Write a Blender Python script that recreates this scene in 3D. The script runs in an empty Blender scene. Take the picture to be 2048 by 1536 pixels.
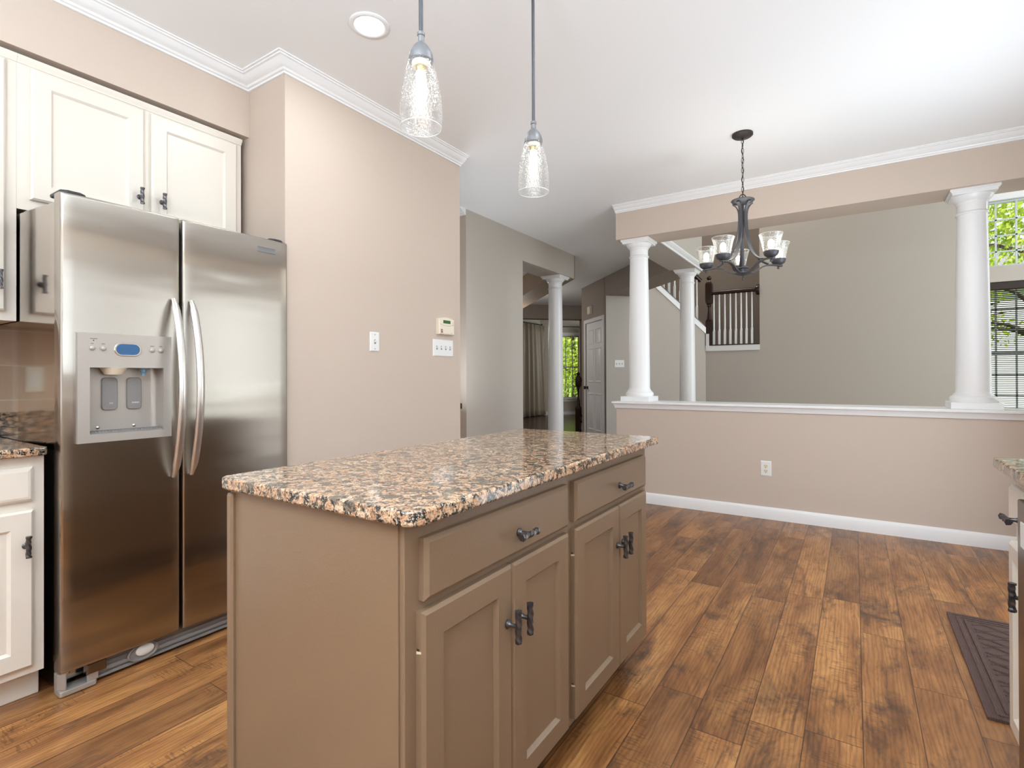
import bpy, bmesh, math, random
from mathutils import Vector, Matrix
random.seed(7)
sc = bpy.context.scene
COL = sc.collection
PI = math.pi

# ------------------------------------------------------------------ camera
F = Vector((-0.5467, 0.8373, 0.0039)).normalized()
R = Vector((0.8373, 0.5467, -0.0031)); R = (R - F * R.dot(F)).normalized()
U = R.cross(F)
cam_data = bpy.data.cameras.new('camera')
cam = bpy.data.objects.new('camera', cam_data); COL.objects.link(cam)
m = Matrix((R, U, -F)).transposed().to_4x4(); m.translation = Vector((0, 0, 1.143))
cam.matrix_world = m
cam_data.sensor_fit = 'HORIZONTAL'; cam_data.sensor_width = 36.0
cam_data.lens = 36.0 * 1048.9 / 2048.0
cam_data.shift_y = -(768.0 - 749.9) / 2048.0
cam_data.clip_start = 0.02; cam_data.clip_end = 200
sc.camera = cam

# ------------------------------------------------------------------ world, light, exposure
sc.view_settings.view_transform = 'Standard'
sc.view_settings.look = 'None'
sc.view_settings.gamma = 1.0
sc.view_settings.use_curve_mapping = False
sc.view_settings.exposure = 0.0
try:
    sc.cycles.use_denoising = True
    sc.cycles.sample_clamp_indirect = 6.0
    sc.cycles.max_bounces = 10
    sc.cycles.diffuse_bounces = 5
    sc.cycles.glossy_bounces = 5
    sc.cycles.transparent_max_bounces = 16
    sc.cycles.caustics_reflective = False
    sc.cycles.caustics_refractive = False
except Exception:
    pass
world = bpy.data.worlds.new('sky'); sc.world = world
world.use_nodes = True
bg = world.node_tree.nodes['Background']
bg.inputs['Color'].default_value = (0.86, 0.94, 1.0, 1)
bg.inputs['Strength'].default_value = 1.35

def area(name, loc, rot, sx, sy, power, col=(1, 1, 1), shape='RECTANGLE', spread=PI):
    l = bpy.data.lights.new(name, 'AREA'); l.shape = shape; l.size = sx; l.size_y = sy
    l.energy = power; l.color = col; l.spread = spread
    o = bpy.data.objects.new(name, l); COL.objects.link(o); o.location = loc; o.rotation_euler = rot
    return o

sun = bpy.data.lights.new('sun', 'SUN'); sun.energy = 9; sun.angle = 0.02; sun.color = (1, 0.95, 0.86)
suno = bpy.data.objects.new('sun', sun); COL.objects.link(suno)
suno.rotation_euler = Vector((0.45, 0.75, -0.95)).to_track_quat('-Z', 'Y').to_euler()
# daylight through the kitchen window and the patio door
area('daylight_sink_window', (1.20, 0.5, 1.65), (0, PI / 2, 0), 1.05, 1.9, 14, (0.80, 0.91, 1))
area('daylight_patio_door', (1.20, 3.2, 1.15), (0, PI / 2, 0), 1.9, 1.5, 22, (0.80, 0.91, 1))
area('rear_fill', (-1.1, -2.75, 1.55), (PI / 2, 0, 0), 2.6, 1.5, 18, (0.80, 0.91, 1))  # unseen fill light added behind the camera, in an invented window
area('family_room_fill', (4.3, 6.9, 2.4), (0, PI / 2, 0), 3.4, 2.6, 150, (0.85, 0.935, 1.0))  # fill light added in an unseen opening of the family room
area('front_room_fill', (-4.4, 14.6, 1.6), (0, PI / 2, math.radians(45)), 1.8, 1.8, 40, (0.97, 1, 0.96))  # unseen fill light added inside the front room, reaches the curtains
# unseen fill lights added to brighten foyer, landing and dining room
for nm, lc, en in (('foyer_fill', (-5.3, 8.0, 1.9), 24), ('landing_fill', (-2.1, 8.1, 4.75), 62), ('dining_room_fill', (-5.5, 5.6, 2.0), 16)):
    pl = bpy.data.lights.new(nm, 'POINT'); pl.energy = en; pl.shadow_soft_size = 0.2; pl.color = (1, 0.96, 0.9)
    po = bpy.data.objects.new(nm, pl); COL.objects.link(po); po.location = lc
area('passage_ceiling_fill', (-2.85, 3.3, 0.8), (PI, 0, 0), 0.4, 0.4, 11, (0.80, 0.91, 1.0))  # unseen upward fill added to brighten the hall ceiling
area('dining_ceiling_fill', (0.86, 3.2, 1.0), (PI, 0, 0), 0.3, 0.6, 16, (0.76, 0.89, 1.0))  # off-frame upward fill added to brighten the ceiling near the chandelier
# upward fill light added behind the camera to brighten the ceiling
area('ceiling_fill', (-0.2, -1.0, 1.7), (PI, 0, 0), 0.5, 0.5, 215, (0.70, 0.86, 1.0))
# unseen downward fill lights added along the kitchen ceiling
CEILING_FILLS = [(-1.82, -0.6), (-0.3, -0.6), (-0.3, 1.62), (-1.82, -1.9)]

# the photographer's flash, beside the camera
fl = bpy.data.lights.new('camera_flash', 'POINT'); fl.energy = 6; fl.shadow_soft_size = 0.12; fl.color = (0.86, 0.94, 1)
flo = bpy.data.objects.new('camera_flash', fl); COL.objects.link(flo); flo.location = (0.03, -0.12, 1.42)

# ------------------------------------------------------------------ materials
def lin(c):
    return tuple(((v / 255) / 12.92 if v / 255 <= 0.04045 else ((v / 255 + 0.055) / 1.055) ** 2.4) for v in c) + (1.0,)

MATS = {}
def M(name, rgb, rough=0.5, metal=0.0, spec=0.5, coat=0.0, bump=None, emit=None, es=0.0):
    mt = bpy.data.materials.new(name); mt.use_nodes = True
    nt = mt.node_tree; b = nt.nodes['Principled BSDF']
    b.inputs['Base Color'].default_value = lin(rgb)
    b.inputs['Roughness'].default_value = rough
    b.inputs['Metallic'].default_value = metal
    b.inputs['Specular IOR Level'].default_value = spec
    b.inputs['Coat Weight'].default_value = coat
    if emit:
        b.inputs['Emission Color'].default_value = lin(emit); b.inputs['Emission Strength'].default_value = es
    if bump:
        tc = nt.nodes.new('ShaderNodeTexCoord'); nz = nt.nodes.new('ShaderNodeTexNoise')
        nz.inputs['Scale'].default_value = bump[0]; nz.inputs['Detail'].default_value = 3
        bp = nt.nodes.new('ShaderNodeBump'); bp.inputs['Strength'].default_value = bump[1]; bp.inputs['Distance'].default_value = 0.002
        nt.links.new(tc.outputs['Object'], nz.inputs['Vector']); nt.links.new(nz.outputs['Fac'], bp.inputs['Height'])
        nt.links.new(bp.outputs['Normal'], b.inputs['Normal'])
    MATS[name] = mt
    return mt

beige = M('beige_wall_paint', (203, 187, 173), 0.62, bump=(160, 0.12))
sage = M('grey_sage_wall_paint', (190, 182, 172), 0.6, bump=(160, 0.1))
taupe = M('taupe_hall_paint', (146, 134, 123), 0.6, bump=(160, 0.1))
tan = M('shaded_tan_paint', (158, 136, 114), 0.6, bump=(160, 0.1))  # tan carries the dining room's warm shade in its colour
ceilm = M('white_ceiling_paint', (243, 243, 243), 0.8, bump=(220, 0.08))
white = M('white_trim_paint', (240, 240, 240), 0.32)
cream = M('cream_cabinet_paint', (226, 218, 206), 0.36, bump=(60, 0.05))
brownp = M('taupe_island_paint', (122, 99, 77), 0.33, bump=(240, 0.16))
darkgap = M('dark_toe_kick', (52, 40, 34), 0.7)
pewter = M('dark_pewter', (92, 90, 92), 0.30, metal=0.85, bump=(90, 0.15))
iron = M('graphite_lamp_metal', (82, 82, 86), 0.48, metal=0.55, bump=(300, 0.1))
iron2 = M('weathered_grey_lamp_metal', (122, 122, 124), 0.5, metal=0.45, bump=(300, 0.1))
bronze = M('dark_bronze', (64, 58, 56), 0.5, metal=0.4)
wood_dark = M('dark_stair_wood', (44, 24, 17), 0.28, bump=(25, 0.1))
plast_w = M('white_plastic', (238, 238, 236), 0.35)
plast_i = M('ivory_plastic', (236, 226, 206), 0.4)
plast_g = M('grey_plastic', (128, 124, 122), 0.42)
plast_d = M('charcoal_plastic', (46, 44, 44), 0.45)
black = M('black_plastic', (22, 21, 22), 0.4)
silver = M('silver_panel', (178, 171, 163), 0.36, metal=0.45)
chrome = M('bright_steel', (214, 210, 204), 0.2, metal=1.0)
handle_m = M('satin_aluminium', (226, 224, 220), 0.3, metal=0.92)
greenlcd = M('green_screen', (46, 96, 34), 0.25)
bluelcd = M('blue_screen', (44, 86, 128), 0.25, emit=(48, 104, 156), es=0.06)
blue_noz = M('blue_nozzle', (120, 158, 190), 0.3)
red = M('red_badge', (150, 34, 44), 0.4)
ivorywood = M('raw_wood_chip', (226, 208, 178), 0.8)
bulb_m = M('lit_bulb', (255, 246, 230), 0.3, emit=(255, 244, 226), es=9.0)
disc_m = M('lit_diffuser', (255, 252, 246), 0.4, emit=(255, 250, 242), es=5.0)
socket_m = M('white_socket', (245, 240, 228), 0.4)
brass = M('brass_bulb_base', (206, 184, 120), 0.3, metal=0.6)
grassm = M('lawn_green', (110, 140, 60), 0.9, bump=(40, 0.4))
bark = M('bark', (78, 66, 54), 0.9, bump=(20, 0.6))
siding = M('pale_siding', (222, 226, 230), 0.7)
roofm = M('grey_shingle', (120, 118, 120), 0.9)
darkfloor = M('dark_hardwood', (70, 50, 40), 0.25, bump=(30, 0.1))
carpet = M('beige_carpet', (176, 166, 150), 0.95, bump=(400, 0.5))
blindm = M('dark_wood_blind', (52, 40, 36), 0.5)
muntm = M('sash_white', (206, 214, 214), 0.45)

def nd(nt, t, **kw):
    n = nt.nodes.new(t)
    for k, v in kw.items(): setattr(n, k, v)
    return n

def math_n(nt, op, a, b=None, c=None):
    n = nd(nt, 'ShaderNodeMath', operation=op)
    for i, v in enumerate((a, b, c)):
        if v is None: continue
        if isinstance(v, (int, float)): n.inputs[i].default_value = v
        else: nt.links.new(v, n.inputs[i])
    return n.outputs[0]

def ramp(nt, fac, stops):
    n = nd(nt, 'ShaderNodeValToRGB'); e = n.color_ramp.elements
    e[0].position, e[0].color = stops[0][0], lin(stops[0][1])
    e[1].position, e[1].color = stops[-1][0], lin(stops[-1][1])
    for p, c in stops[1:-1]:
        k = e.new(p); k.color = lin(c)
    nt.links.new(fac, n.inputs['Fac'])
    return n.outputs['Color']

def mixc(nt, fac, a, b, mode='MIX'):
    n = nd(nt, 'ShaderNodeMix', data_type='RGBA', blend_type=mode)
    if isinstance(fac, (int, float)): n.inputs[0].default_value = fac
    else: nt.links.new(fac, n.inputs[0])
    for i, v in ((6, a), (7, b)):
        if isinstance(v, tuple): n.inputs[i].default_value = v
        else: nt.links.new(v, n.inputs[i])
    return n.outputs[2]

def noise(nt, vec, scale, detail=4, rough=0.55, dist=0.0):
    n = nd(nt, 'ShaderNodeTexNoise'); n.inputs['Scale'].default_value = scale
    n.inputs['Detail'].default_value = detail; n.inputs['Roughness'].default_value = rough; n.inputs['Distortion'].default_value = dist
    nt.links.new(vec, n.inputs['Vector'])
    return n.outputs['Fac']

def comb(nt, x, y, z):
    n = nd(nt, 'ShaderNodeCombineXYZ')
    for i, v in enumerate((x, y, z)):
        if isinstance(v, (int, float)): n.inputs[i].default_value = v
        else: nt.links.new(v, n.inputs[i])
    return n.outputs[0]

# plank floor: boards run along Y
def plank_floor():
    mt = bpy.data.materials.new('rustic_plank_floor'); mt.use_nodes = True
    nt = mt.node_tree; L = nt.links.new; b = nt.nodes['Principled BSDF']
    tc = nd(nt, 'ShaderNodeTexCoord'); sep = nd(nt, 'ShaderNodeSeparateXYZ'); L(tc.outputs['Object'], sep.inputs[0])
    X, Y = sep.outputs[0], sep.outputs[1]
    W, LEN = 0.1575, 1.22
    xs = math_n(nt, 'DIVIDE', math_n(nt, 'ADD', X, 0.140 + 20 * W), W)
    ix = math_n(nt, 'FLOOR', xs); fx = math_n(nt, 'FRACT', xs)
    wn = nd(nt, 'ShaderNodeTexWhiteNoise', noise_dimensions='1D'); L(ix, wn.inputs['W'])
    ys = math_n(nt, 'ADD', math_n(nt, 'DIVIDE', math_n(nt, 'ADD', Y, 20.0), LEN), math_n(nt, 'MULTIPLY', wn.outputs['Value'], 7.3))
    iy = math_n(nt, 'FLOOR', ys); fy = math_n(nt, 'FRACT', ys)
    w2 = nd(nt, 'ShaderNodeTexWhiteNoise', noise_dimensions='2D'); L(comb(nt, ix, iy, 0), w2.inputs['Vector'])
    pid = w2.outputs['Value']
    shift = math_n(nt, 'MULTIPLY', pid, 37.0)
    # fine grain, broad figure, dark weathered patches
    gv = comb(nt, math_n(nt, 'MULTIPLY', X, 60.0), math_n(nt, 'ADD', math_n(nt, 'MULTIPLY', Y, 5.0), shift), shift)
    grain = noise(nt, gv, 1.0, 6, 0.62, 0.6)
    fv = comb(nt, math_n(nt, 'MULTIPLY', X, 9.0), math_n(nt, 'ADD', math_n(nt, 'MULTIPLY', Y, 1.9), shift), shift)
    fig = noise(nt, fv, 1.0, 5, 0.6, 0.5)
    wv = nd(nt, 'ShaderNodeTexWave', wave_type='BANDS', bands_direction='X')
    L(comb(nt, math_n(nt, 'MULTIPLY', X, 13.0), math_n(nt, 'ADD', math_n(nt, 'MULTIPLY', Y, 1.5), shift), shift), wv.inputs['Vector'])
    wv.inputs['Scale'].default_value = 1.7; wv.inputs['Distortion'].default_value = 9.0; wv.inputs['Detail'].default_value = 3; wv.inputs['Detail Scale'].default_value = 1.2
    base = ramp(nt, fig, [(0.26, (98, 64, 36)), (0.42, (148, 100, 60)), (0.56, (178, 126, 77)), (0.74, (206, 154, 98))])
    tone = ramp(nt, pid, [(0.0, (190, 182, 178)), (0.35, (220, 212, 206)), (0.7, (240, 234, 226)), (1.0, (255, 250, 240))])
    c = mixc(nt, 0.9, base, tone, 'MULTIPLY')
    c = mixc(nt, math_n(nt, 'MULTIPLY', math_n(nt, 'POWER', math_n(nt, 'SUBTRACT', 1.0, wv.outputs['Fac']), 2.0), 0.30), c, lin((66, 36, 20)))
    gm = nd(nt, 'ShaderNodeMapRange'); L(grain, gm.inputs[0]); gm.inputs[1].default_value = 0.47; gm.inputs[2].default_value = 0.3
    c = mixc(nt, math_n(nt, 'MULTIPLY', gm.outputs[0], 0.5), c, lin((58, 34, 22)))
    kv = comb(nt, math_n(nt, 'MULTIPLY', X, 5.5), math_n(nt, 'ADD', math_n(nt, 'MULTIPLY', Y, 2.6), shift), shift)
    kn = noise(nt, kv, 1.0, 5, 0.72, 0.4)
    km = nd(nt, 'ShaderNodeMapRange'); L(kn, km.inputs[0]); km.inputs[1].default_value = 0.53; km.inputs[2].default_value = 0.68
    c = mixc(nt, math_n(nt, 'MULTIPLY', km.outputs[0], 0.8), c, lin((64, 46, 36)))
    # fine cross-cut saw marks
    sv = comb(nt, math_n(nt, 'MULTIPLY', X, 18.0), math_n(nt, 'MULTIPLY', Y, 150.0), shift)
    sw = noise(nt, sv, 1.0, 2, 0.5)
    s2 = noise(nt, comb(nt, math_n(nt, 'MULTIPLY', X, 6.0), math_n(nt, 'MULTIPLY', Y, 3.0), math_n(nt, 'ADD', shift, 9.0)), 1.0, 2)
    sm = math_n(nt, 'MULTIPLY', math_n(nt, 'GREATER_THAN', sw, 0.58), math_n(nt, 'GREATER_THAN', s2, 0.57))
    c = mixc(nt, math_n(nt, 'MULTIPLY', sm, 0.38), c, lin((56, 38, 30)))
    # seams
    ex = math_n(nt, 'MINIMUM', fx, math_n(nt, 'SUBTRACT', 1.0, fx))
    ey = math_n(nt, 'MULTIPLY', math_n(nt, 'MINIMUM', fy, math_n(nt, 'SUBTRACT', 1.0, fy)), LEN / W)
    seam = math_n(nt, 'LESS_THAN', math_n(nt, 'MINIMUM', ex, ey), 0.011)
    c = mixc(nt, math_n(nt, 'MULTIPLY', seam, 0.72), c, lin((46, 28, 20)))
    L(c, b.inputs['Base Color'])
    rr = nd(nt, 'ShaderNodeMapRange'); L(fig, rr.inputs[0]); rr.inputs[3].default_value = 0.38; rr.inputs[4].default_value = 0.28
    L(rr.outputs[0], b.inputs['Roughness'])
    b.inputs['Specular IOR Level'].default_value = 0.42
    bp = nd(nt, 'ShaderNodeBump'); bp.inputs['Strength'].default_value = 0.35; bp.inputs['Distance'].default_value = 0.0015
    L(math_n(nt, 'SUBTRACT', grain, math_n(nt, 'MULTIPLY', seam, 1.5)), bp.inputs['Height']); L(bp.outputs['Normal'], b.inputs['Normal'])
    return mt
floorm = plank_floor()

def granite():
    mt = bpy.data.materials.new('tan_black_granite'); mt.use_nodes = True
    nt = mt.node_tree; L = nt.links.new; b = nt.nodes['Principled BSDF']
    tc = nd(nt, 'ShaderNodeTexCoord'); O = tc.outputs['Object']
    wob = nd(nt, 'ShaderNodeTexNoise'); wob.inputs['Scale'].default_value = 60; wob.inputs['Detail'].default_value = 3; L(O, wob.inputs['Vector'])
    mx = nd(nt, 'ShaderNodeVectorMath', operation='MULTIPLY_ADD'); L(wob.outputs['Color'], mx.inputs[0]); mx.inputs[1].default_value = (0.016, 0.016, 0.016); L(O, mx.inputs[2])
    v = nd(nt, 'ShaderNodeTexVoronoi', feature='F1'); v.inputs['Scale'].default_value = 44; v.inputs['Randomness'].default_value = 1.0; L(mx.outputs[0], v.inputs['Vector'])
    v2 = nd(nt, 'ShaderNodeTexVoronoi', feature='DISTANCE_TO_EDGE'); v2.inputs['Scale'].default_value = 44; v2.inputs['Randomness'].default_value = 1.0; L(mx.outputs[0], v2.inputs['Vector'])
    sp = nd(nt, 'ShaderNodeSeparateColor'); L(v.outputs['Color'], sp.inputs[0])
    cell = ramp(nt, sp.outputs[0], [(0.0, (118, 112, 102)), (0.07, (126, 116, 104)), (0.12, (192, 158, 130)), (0.55, (214, 182, 154)), (1.0, (224, 204, 182))])
    fine = noise(nt, O, 190, 3, 0.7)
    cell = mixc(nt, 0.75, cell, ramp(nt, fine, [(0.36, (92, 76, 64)), (0.47, (206, 184, 164)), (0.60, (255, 248, 236))]), 'MULTIPLY')
    big = noise(nt, O, 52, 4, 0.75)
    eb = nd(nt, 'ShaderNodeMapRange'); L(v2.outputs['Distance'], eb.inputs[0]); eb.inputs[1].default_value = 0.02; eb.inputs[2].default_value = 0.22; eb.inputs[3].default_value = 1; eb.inputs[4].default_value = 0
    dk = math_n(nt, 'MULTIPLY', eb.outputs[0], math_n(nt, 'GREATER_THAN', big, 0.50))
    darkc = ramp(nt, noise(nt, O, 240, 2, 0.6), [(0.42, (26, 26, 30)), (0.56, (70, 68, 62)), (0.66, (196, 184, 164))])
    c = mixc(nt, math_n(nt, 'MINIMUM', math_n(nt, 'MULTIPLY', dk, 1.7), 1.0), cell, darkc)
    spk = noise(nt, O, 105, 3, 0.7)
    c = mixc(nt, math_n(nt, 'MULTIPLY', math_n(nt, 'GREATER_THAN', spk, 0.585), 0.75), c, lin((58, 54, 50)))
    L(c, b.inputs['Base Color'])
    b.inputs['Roughness'].default_value = 0.07; b.inputs['Specular IOR Level'].default_value = 0.6
    return mt
granm = granite()

def steel(name, rgb, rough, brush, aniso=0.0, wav=0.0):
    mt = bpy.data.materials.new(name); mt.use_nodes = True
    nt = mt.node_tree; L = nt.links.new; b = nt.nodes['Principled BSDF']
    b.inputs['Metallic'].default_value = 1.0; b.inputs['Base Color'].default_value = lin(rgb)
    tc = nd(nt, 'ShaderNodeTexCoord'); mp = nd(nt, 'ShaderNodeMapping'); L(tc.outputs['Object'], mp.inputs[0]); mp.inputs['Scale'].default_value = (1, 900, 4)
    n = noise(nt, mp.outputs[0], 1.0, 3, 0.6)
    r = nd(nt, 'ShaderNodeMapRange'); L(n, r.inputs[0]); r.inputs[3].default_value = rough * 0.96; r.inputs[4].default_value = rough * 1.04
    L(r.outputs[0], b.inputs['Roughness'])
    if aniso:
        b.inputs['Anisotropic'].default_value = aniso
        tg = nd(nt, 'ShaderNodeTangent', direction_type='UV_MAP'); L(tg.outputs[0], b.inputs['Tangent'])
    m2 = nd(nt, 'ShaderNodeMapping'); L(tc.outputs['Object'], m2.inputs[0]); m2.inputs['Scale'].default_value = (0.3, 0.5, 3.2)
    w = noise(nt, m2.outputs[0], 1.6, 2, 0.5)
    b1 = nd(nt, 'ShaderNodeBump'); b1.inputs['Strength'].default_value = 1.0; b1.inputs['Distance'].default_value = wav; L(w, b1.inputs['Height'])
    b2 = nd(nt, 'ShaderNodeBump'); b2.inputs['Strength'].default_value = brush; b2.inputs['Distance'].default_value = 0.0004; L(n, b2.inputs['Height']); L(b1.outputs[0], b2.inputs['Normal'])
    L(b2.outputs[0], b.inputs['Normal'])
    return mt
steel_door = steel('brushed_stainless_door', (172, 165, 156), 0.23, 0.006, 0.94, 0.004)
steel_side = steel('stainless_side', (186, 178, 170), 0.1, 0.05, 0.0, 0.003)
steel_dark = steel('dark_stainless', (120, 112, 106), 0.25, 0.1)

def clear_glass(name, tint=(1, 1, 1, 1), seed_scale=0.0, lo=0.03, hi=0.6, seeds=0.5, amt=0.5):
    mt = bpy.data.materials.new(name); mt.use_nodes = True
    nt = mt.node_tree; L = nt.links.new
    for n in list(nt.nodes):
        if n.type == 'BSDF_PRINCIPLED': nt.nodes.remove(n)
    out = next(n for n in nt.nodes if n.type == 'OUTPUT_MATERIAL')
    tr = nd(nt, 'ShaderNodeBsdfTransparent'); tr.inputs[0].default_value = tint
    gl = nd(nt, 'ShaderNodeBsdfGlossy'); gl.inputs['Roughness'].default_value = 0.03; gl.inputs[0].default_value = (1, 1, 1, 1)
    lw = nd(nt, 'ShaderNodeLayerWeight'); lw.inputs['Blend'].default_value = 0.35
    mr = nd(nt, 'ShaderNodeMapRange'); L(lw.outputs['Facing'], mr.inputs[0]); mr.inputs[1].default_value = 0.25; mr.inputs[3].default_value = lo; mr.inputs[4].default_value = hi
    mx = nd(nt, 'ShaderNodeMixShader'); L(mr.outputs[0], mx.inputs[0]); L(tr.outputs[0], mx.inputs[1]); L(gl.outputs[0], mx.inputs[2])
    last = mx.outputs[0]
    if seed_scale:
        tc = nd(nt, 'ShaderNodeTexCoord')
        vo = nd(nt, 'ShaderNodeTexVoronoi', feature='F1'); vo.inputs['Scale'].default_value = seed_scale; L(tc.outputs['Object'], vo.inputs['Vector'])
        nz = noise(nt, tc.outputs['Object'], 60, 2)
        thr = math_n(nt, 'LESS_THAN', vo.outputs['Distance'], math_n(nt, 'MULTIPLY', nz, seeds))
        bub = nd(nt, 'ShaderNodeBsdfTranslucent'); bub.inputs[0].default_value = (0.9, 0.92, 0.92, 1)
        m2 = nd(nt, 'ShaderNodeMixShader'); L(math_n(nt, 'MULTIPLY', thr, amt), m2.inputs[0]); L(last, m2.inputs[1]); L(bub.outputs[0], m2.inputs[2])
        last = m2.outputs[0]
        bp = nd(nt, 'ShaderNodeBump'); bp.inputs['Strength'].default_value = 0.6; bp.inputs['Distance'].default_value = 0.002
        L(vo.outputs['Distance'], bp.inputs['Height']); L(bp.outputs[0], gl.inputs['Normal'])
    L(last, out.inputs['Surface'])
    return mt
paneg = clear_glass('window_glass', (0.97, 0.99, 0.98, 1), 0, 0.02, 0.35)
seedg = clear_glass('seeded_glass', (0.97, 0.975, 0.975, 1), 165, 0.05, 0.6, 0.40, 0.65)
crackg = clear_glass('hammered_glass', (0.93, 0.935, 0.93, 1), 150, 0.10, 0.75, 0.5, 0.45)

def leafmat():
    mt = bpy.data.materials.new('lime_leaves'); mt.use_nodes = True
    nt = mt.node_tree; L = nt.links.new
    for n in list(nt.nodes):
        if n.type == 'BSDF_PRINCIPLED': nt.nodes.remove(n)
    out = next(n for n in nt.nodes if n.type == 'OUTPUT_MATERIAL')
    tc = nd(nt, 'ShaderNodeTexCoord'); n = noise(nt, tc.outputs['Object'], 1.3, 5, 0.7)
    c = ramp(nt, n, [(0.3, (112, 140, 58)), (0.5, (182, 200, 84)), (0.7, (226, 228, 130))])
    d = nd(nt, 'ShaderNodeBsdfDiffuse'); t = nd(nt, 'ShaderNodeBsdfTranslucent'); L(c, d.inputs[0]); L(c, t.inputs[0])
    mx = nd(nt, 'ShaderNodeMixShader'); mx.inputs[0].default_value = 0.5; L(d.outputs[0], mx.inputs[1]); L(t.outputs[0], mx.inputs[2]); L(mx.outputs[0], out.inputs['Surface'])
    return mt
leafm = leafmat()

def curtainmat():
    mt = M('taupe_satin_curtain', (150, 136, 118), 0.42, bump=(30, 0.1))
    mt.node_tree.nodes['Principled BSDF'].inputs['Sheen Weight'].default_value = 0.4
    return mt
curtm = curtainmat()

def matm():
    mt = bpy.data.materials.new('ribbed_mat'); mt.use_nodes = True
    nt = mt.node_tree; L = nt.links.new; b = nt.nodes['Principled BSDF']
    b.inputs['Base Color'].default_value = lin((116, 94, 88)); b.inputs['Roughness'].default_value = 0.95; b.inputs['Specular IOR Level'].default_value = 0.1
    tc = nd(nt, 'ShaderNodeTexCoord')
    w = nd(nt, 'ShaderNodeTexWave', wave_type='BANDS', bands_direction='X'); w.inputs['Scale'].default_value = 95; w.inputs['Distortion'].default_value = 0.6; L(tc.outputs['Object'], w.inputs[0])
    mp = nd(nt, 'ShaderNodeMapping'); mp.inputs['Scale'].default_value = (6, 16, 1); L(tc.outputs['Object'], mp.inputs[0])
    v = nd(nt, 'ShaderNodeTexVoronoi', feature='SMOOTH_F1'); v.inputs['Scale'].default_value = 1.0; L(mp.outputs[0], v.inputs['Vector'])
    h = math_n(nt, 'ADD', math_n(nt, 'MULTIPLY', w.outputs['Fac'], 0.3), math_n(nt, 'MULTIPLY', v.outputs['Distance'], 2.2))
    bp = nd(nt, 'ShaderNodeBump'); bp.inputs['Strength'].default_value = 1.0; bp.inputs['Distance'].default_value = 0.014; L(h, bp.inputs['Height']); L(bp.outputs[0], b.inputs['Normal'])
    return mt
mat_m = matm()

def tilemat():
    mt = bpy.data.materials.new('tan_backsplash_tile'); mt.use_nodes = True
    nt = mt.node_tree; L = nt.links.new; b = nt.nodes['Principled BSDF']; b.inputs['Roughness'].default_value = 0.4
    tc = nd(nt, 'ShaderNodeTexCoord'); s = nd(nt, 'ShaderNodeSeparateXYZ'); L(tc.outputs['Object'], s.inputs[0])
    br = nd(nt, 'ShaderNodeTexBrick'); L(comb(nt, s.outputs[1], s.outputs[2], 0), br.inputs['Vector'])
    br.inputs['Color1'].default_value = lin((206, 178, 152)); br.inputs['Color2'].default_value = lin((190, 160, 134)); br.inputs['Mortar'].default_value = lin((214, 204, 190))
    br.inputs['Scale'].default_value = 1.0; br.inputs['Brick Width'].default_value = 0.15; br.inputs['Row Height'].default_value = 0.15; br.inputs['Mortar Size'].default_value = 0.002; br.offset = 0.0
    L(br.outputs['Color'], b.inputs['Base Color'])
    return mt
tilem = tilemat()

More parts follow.
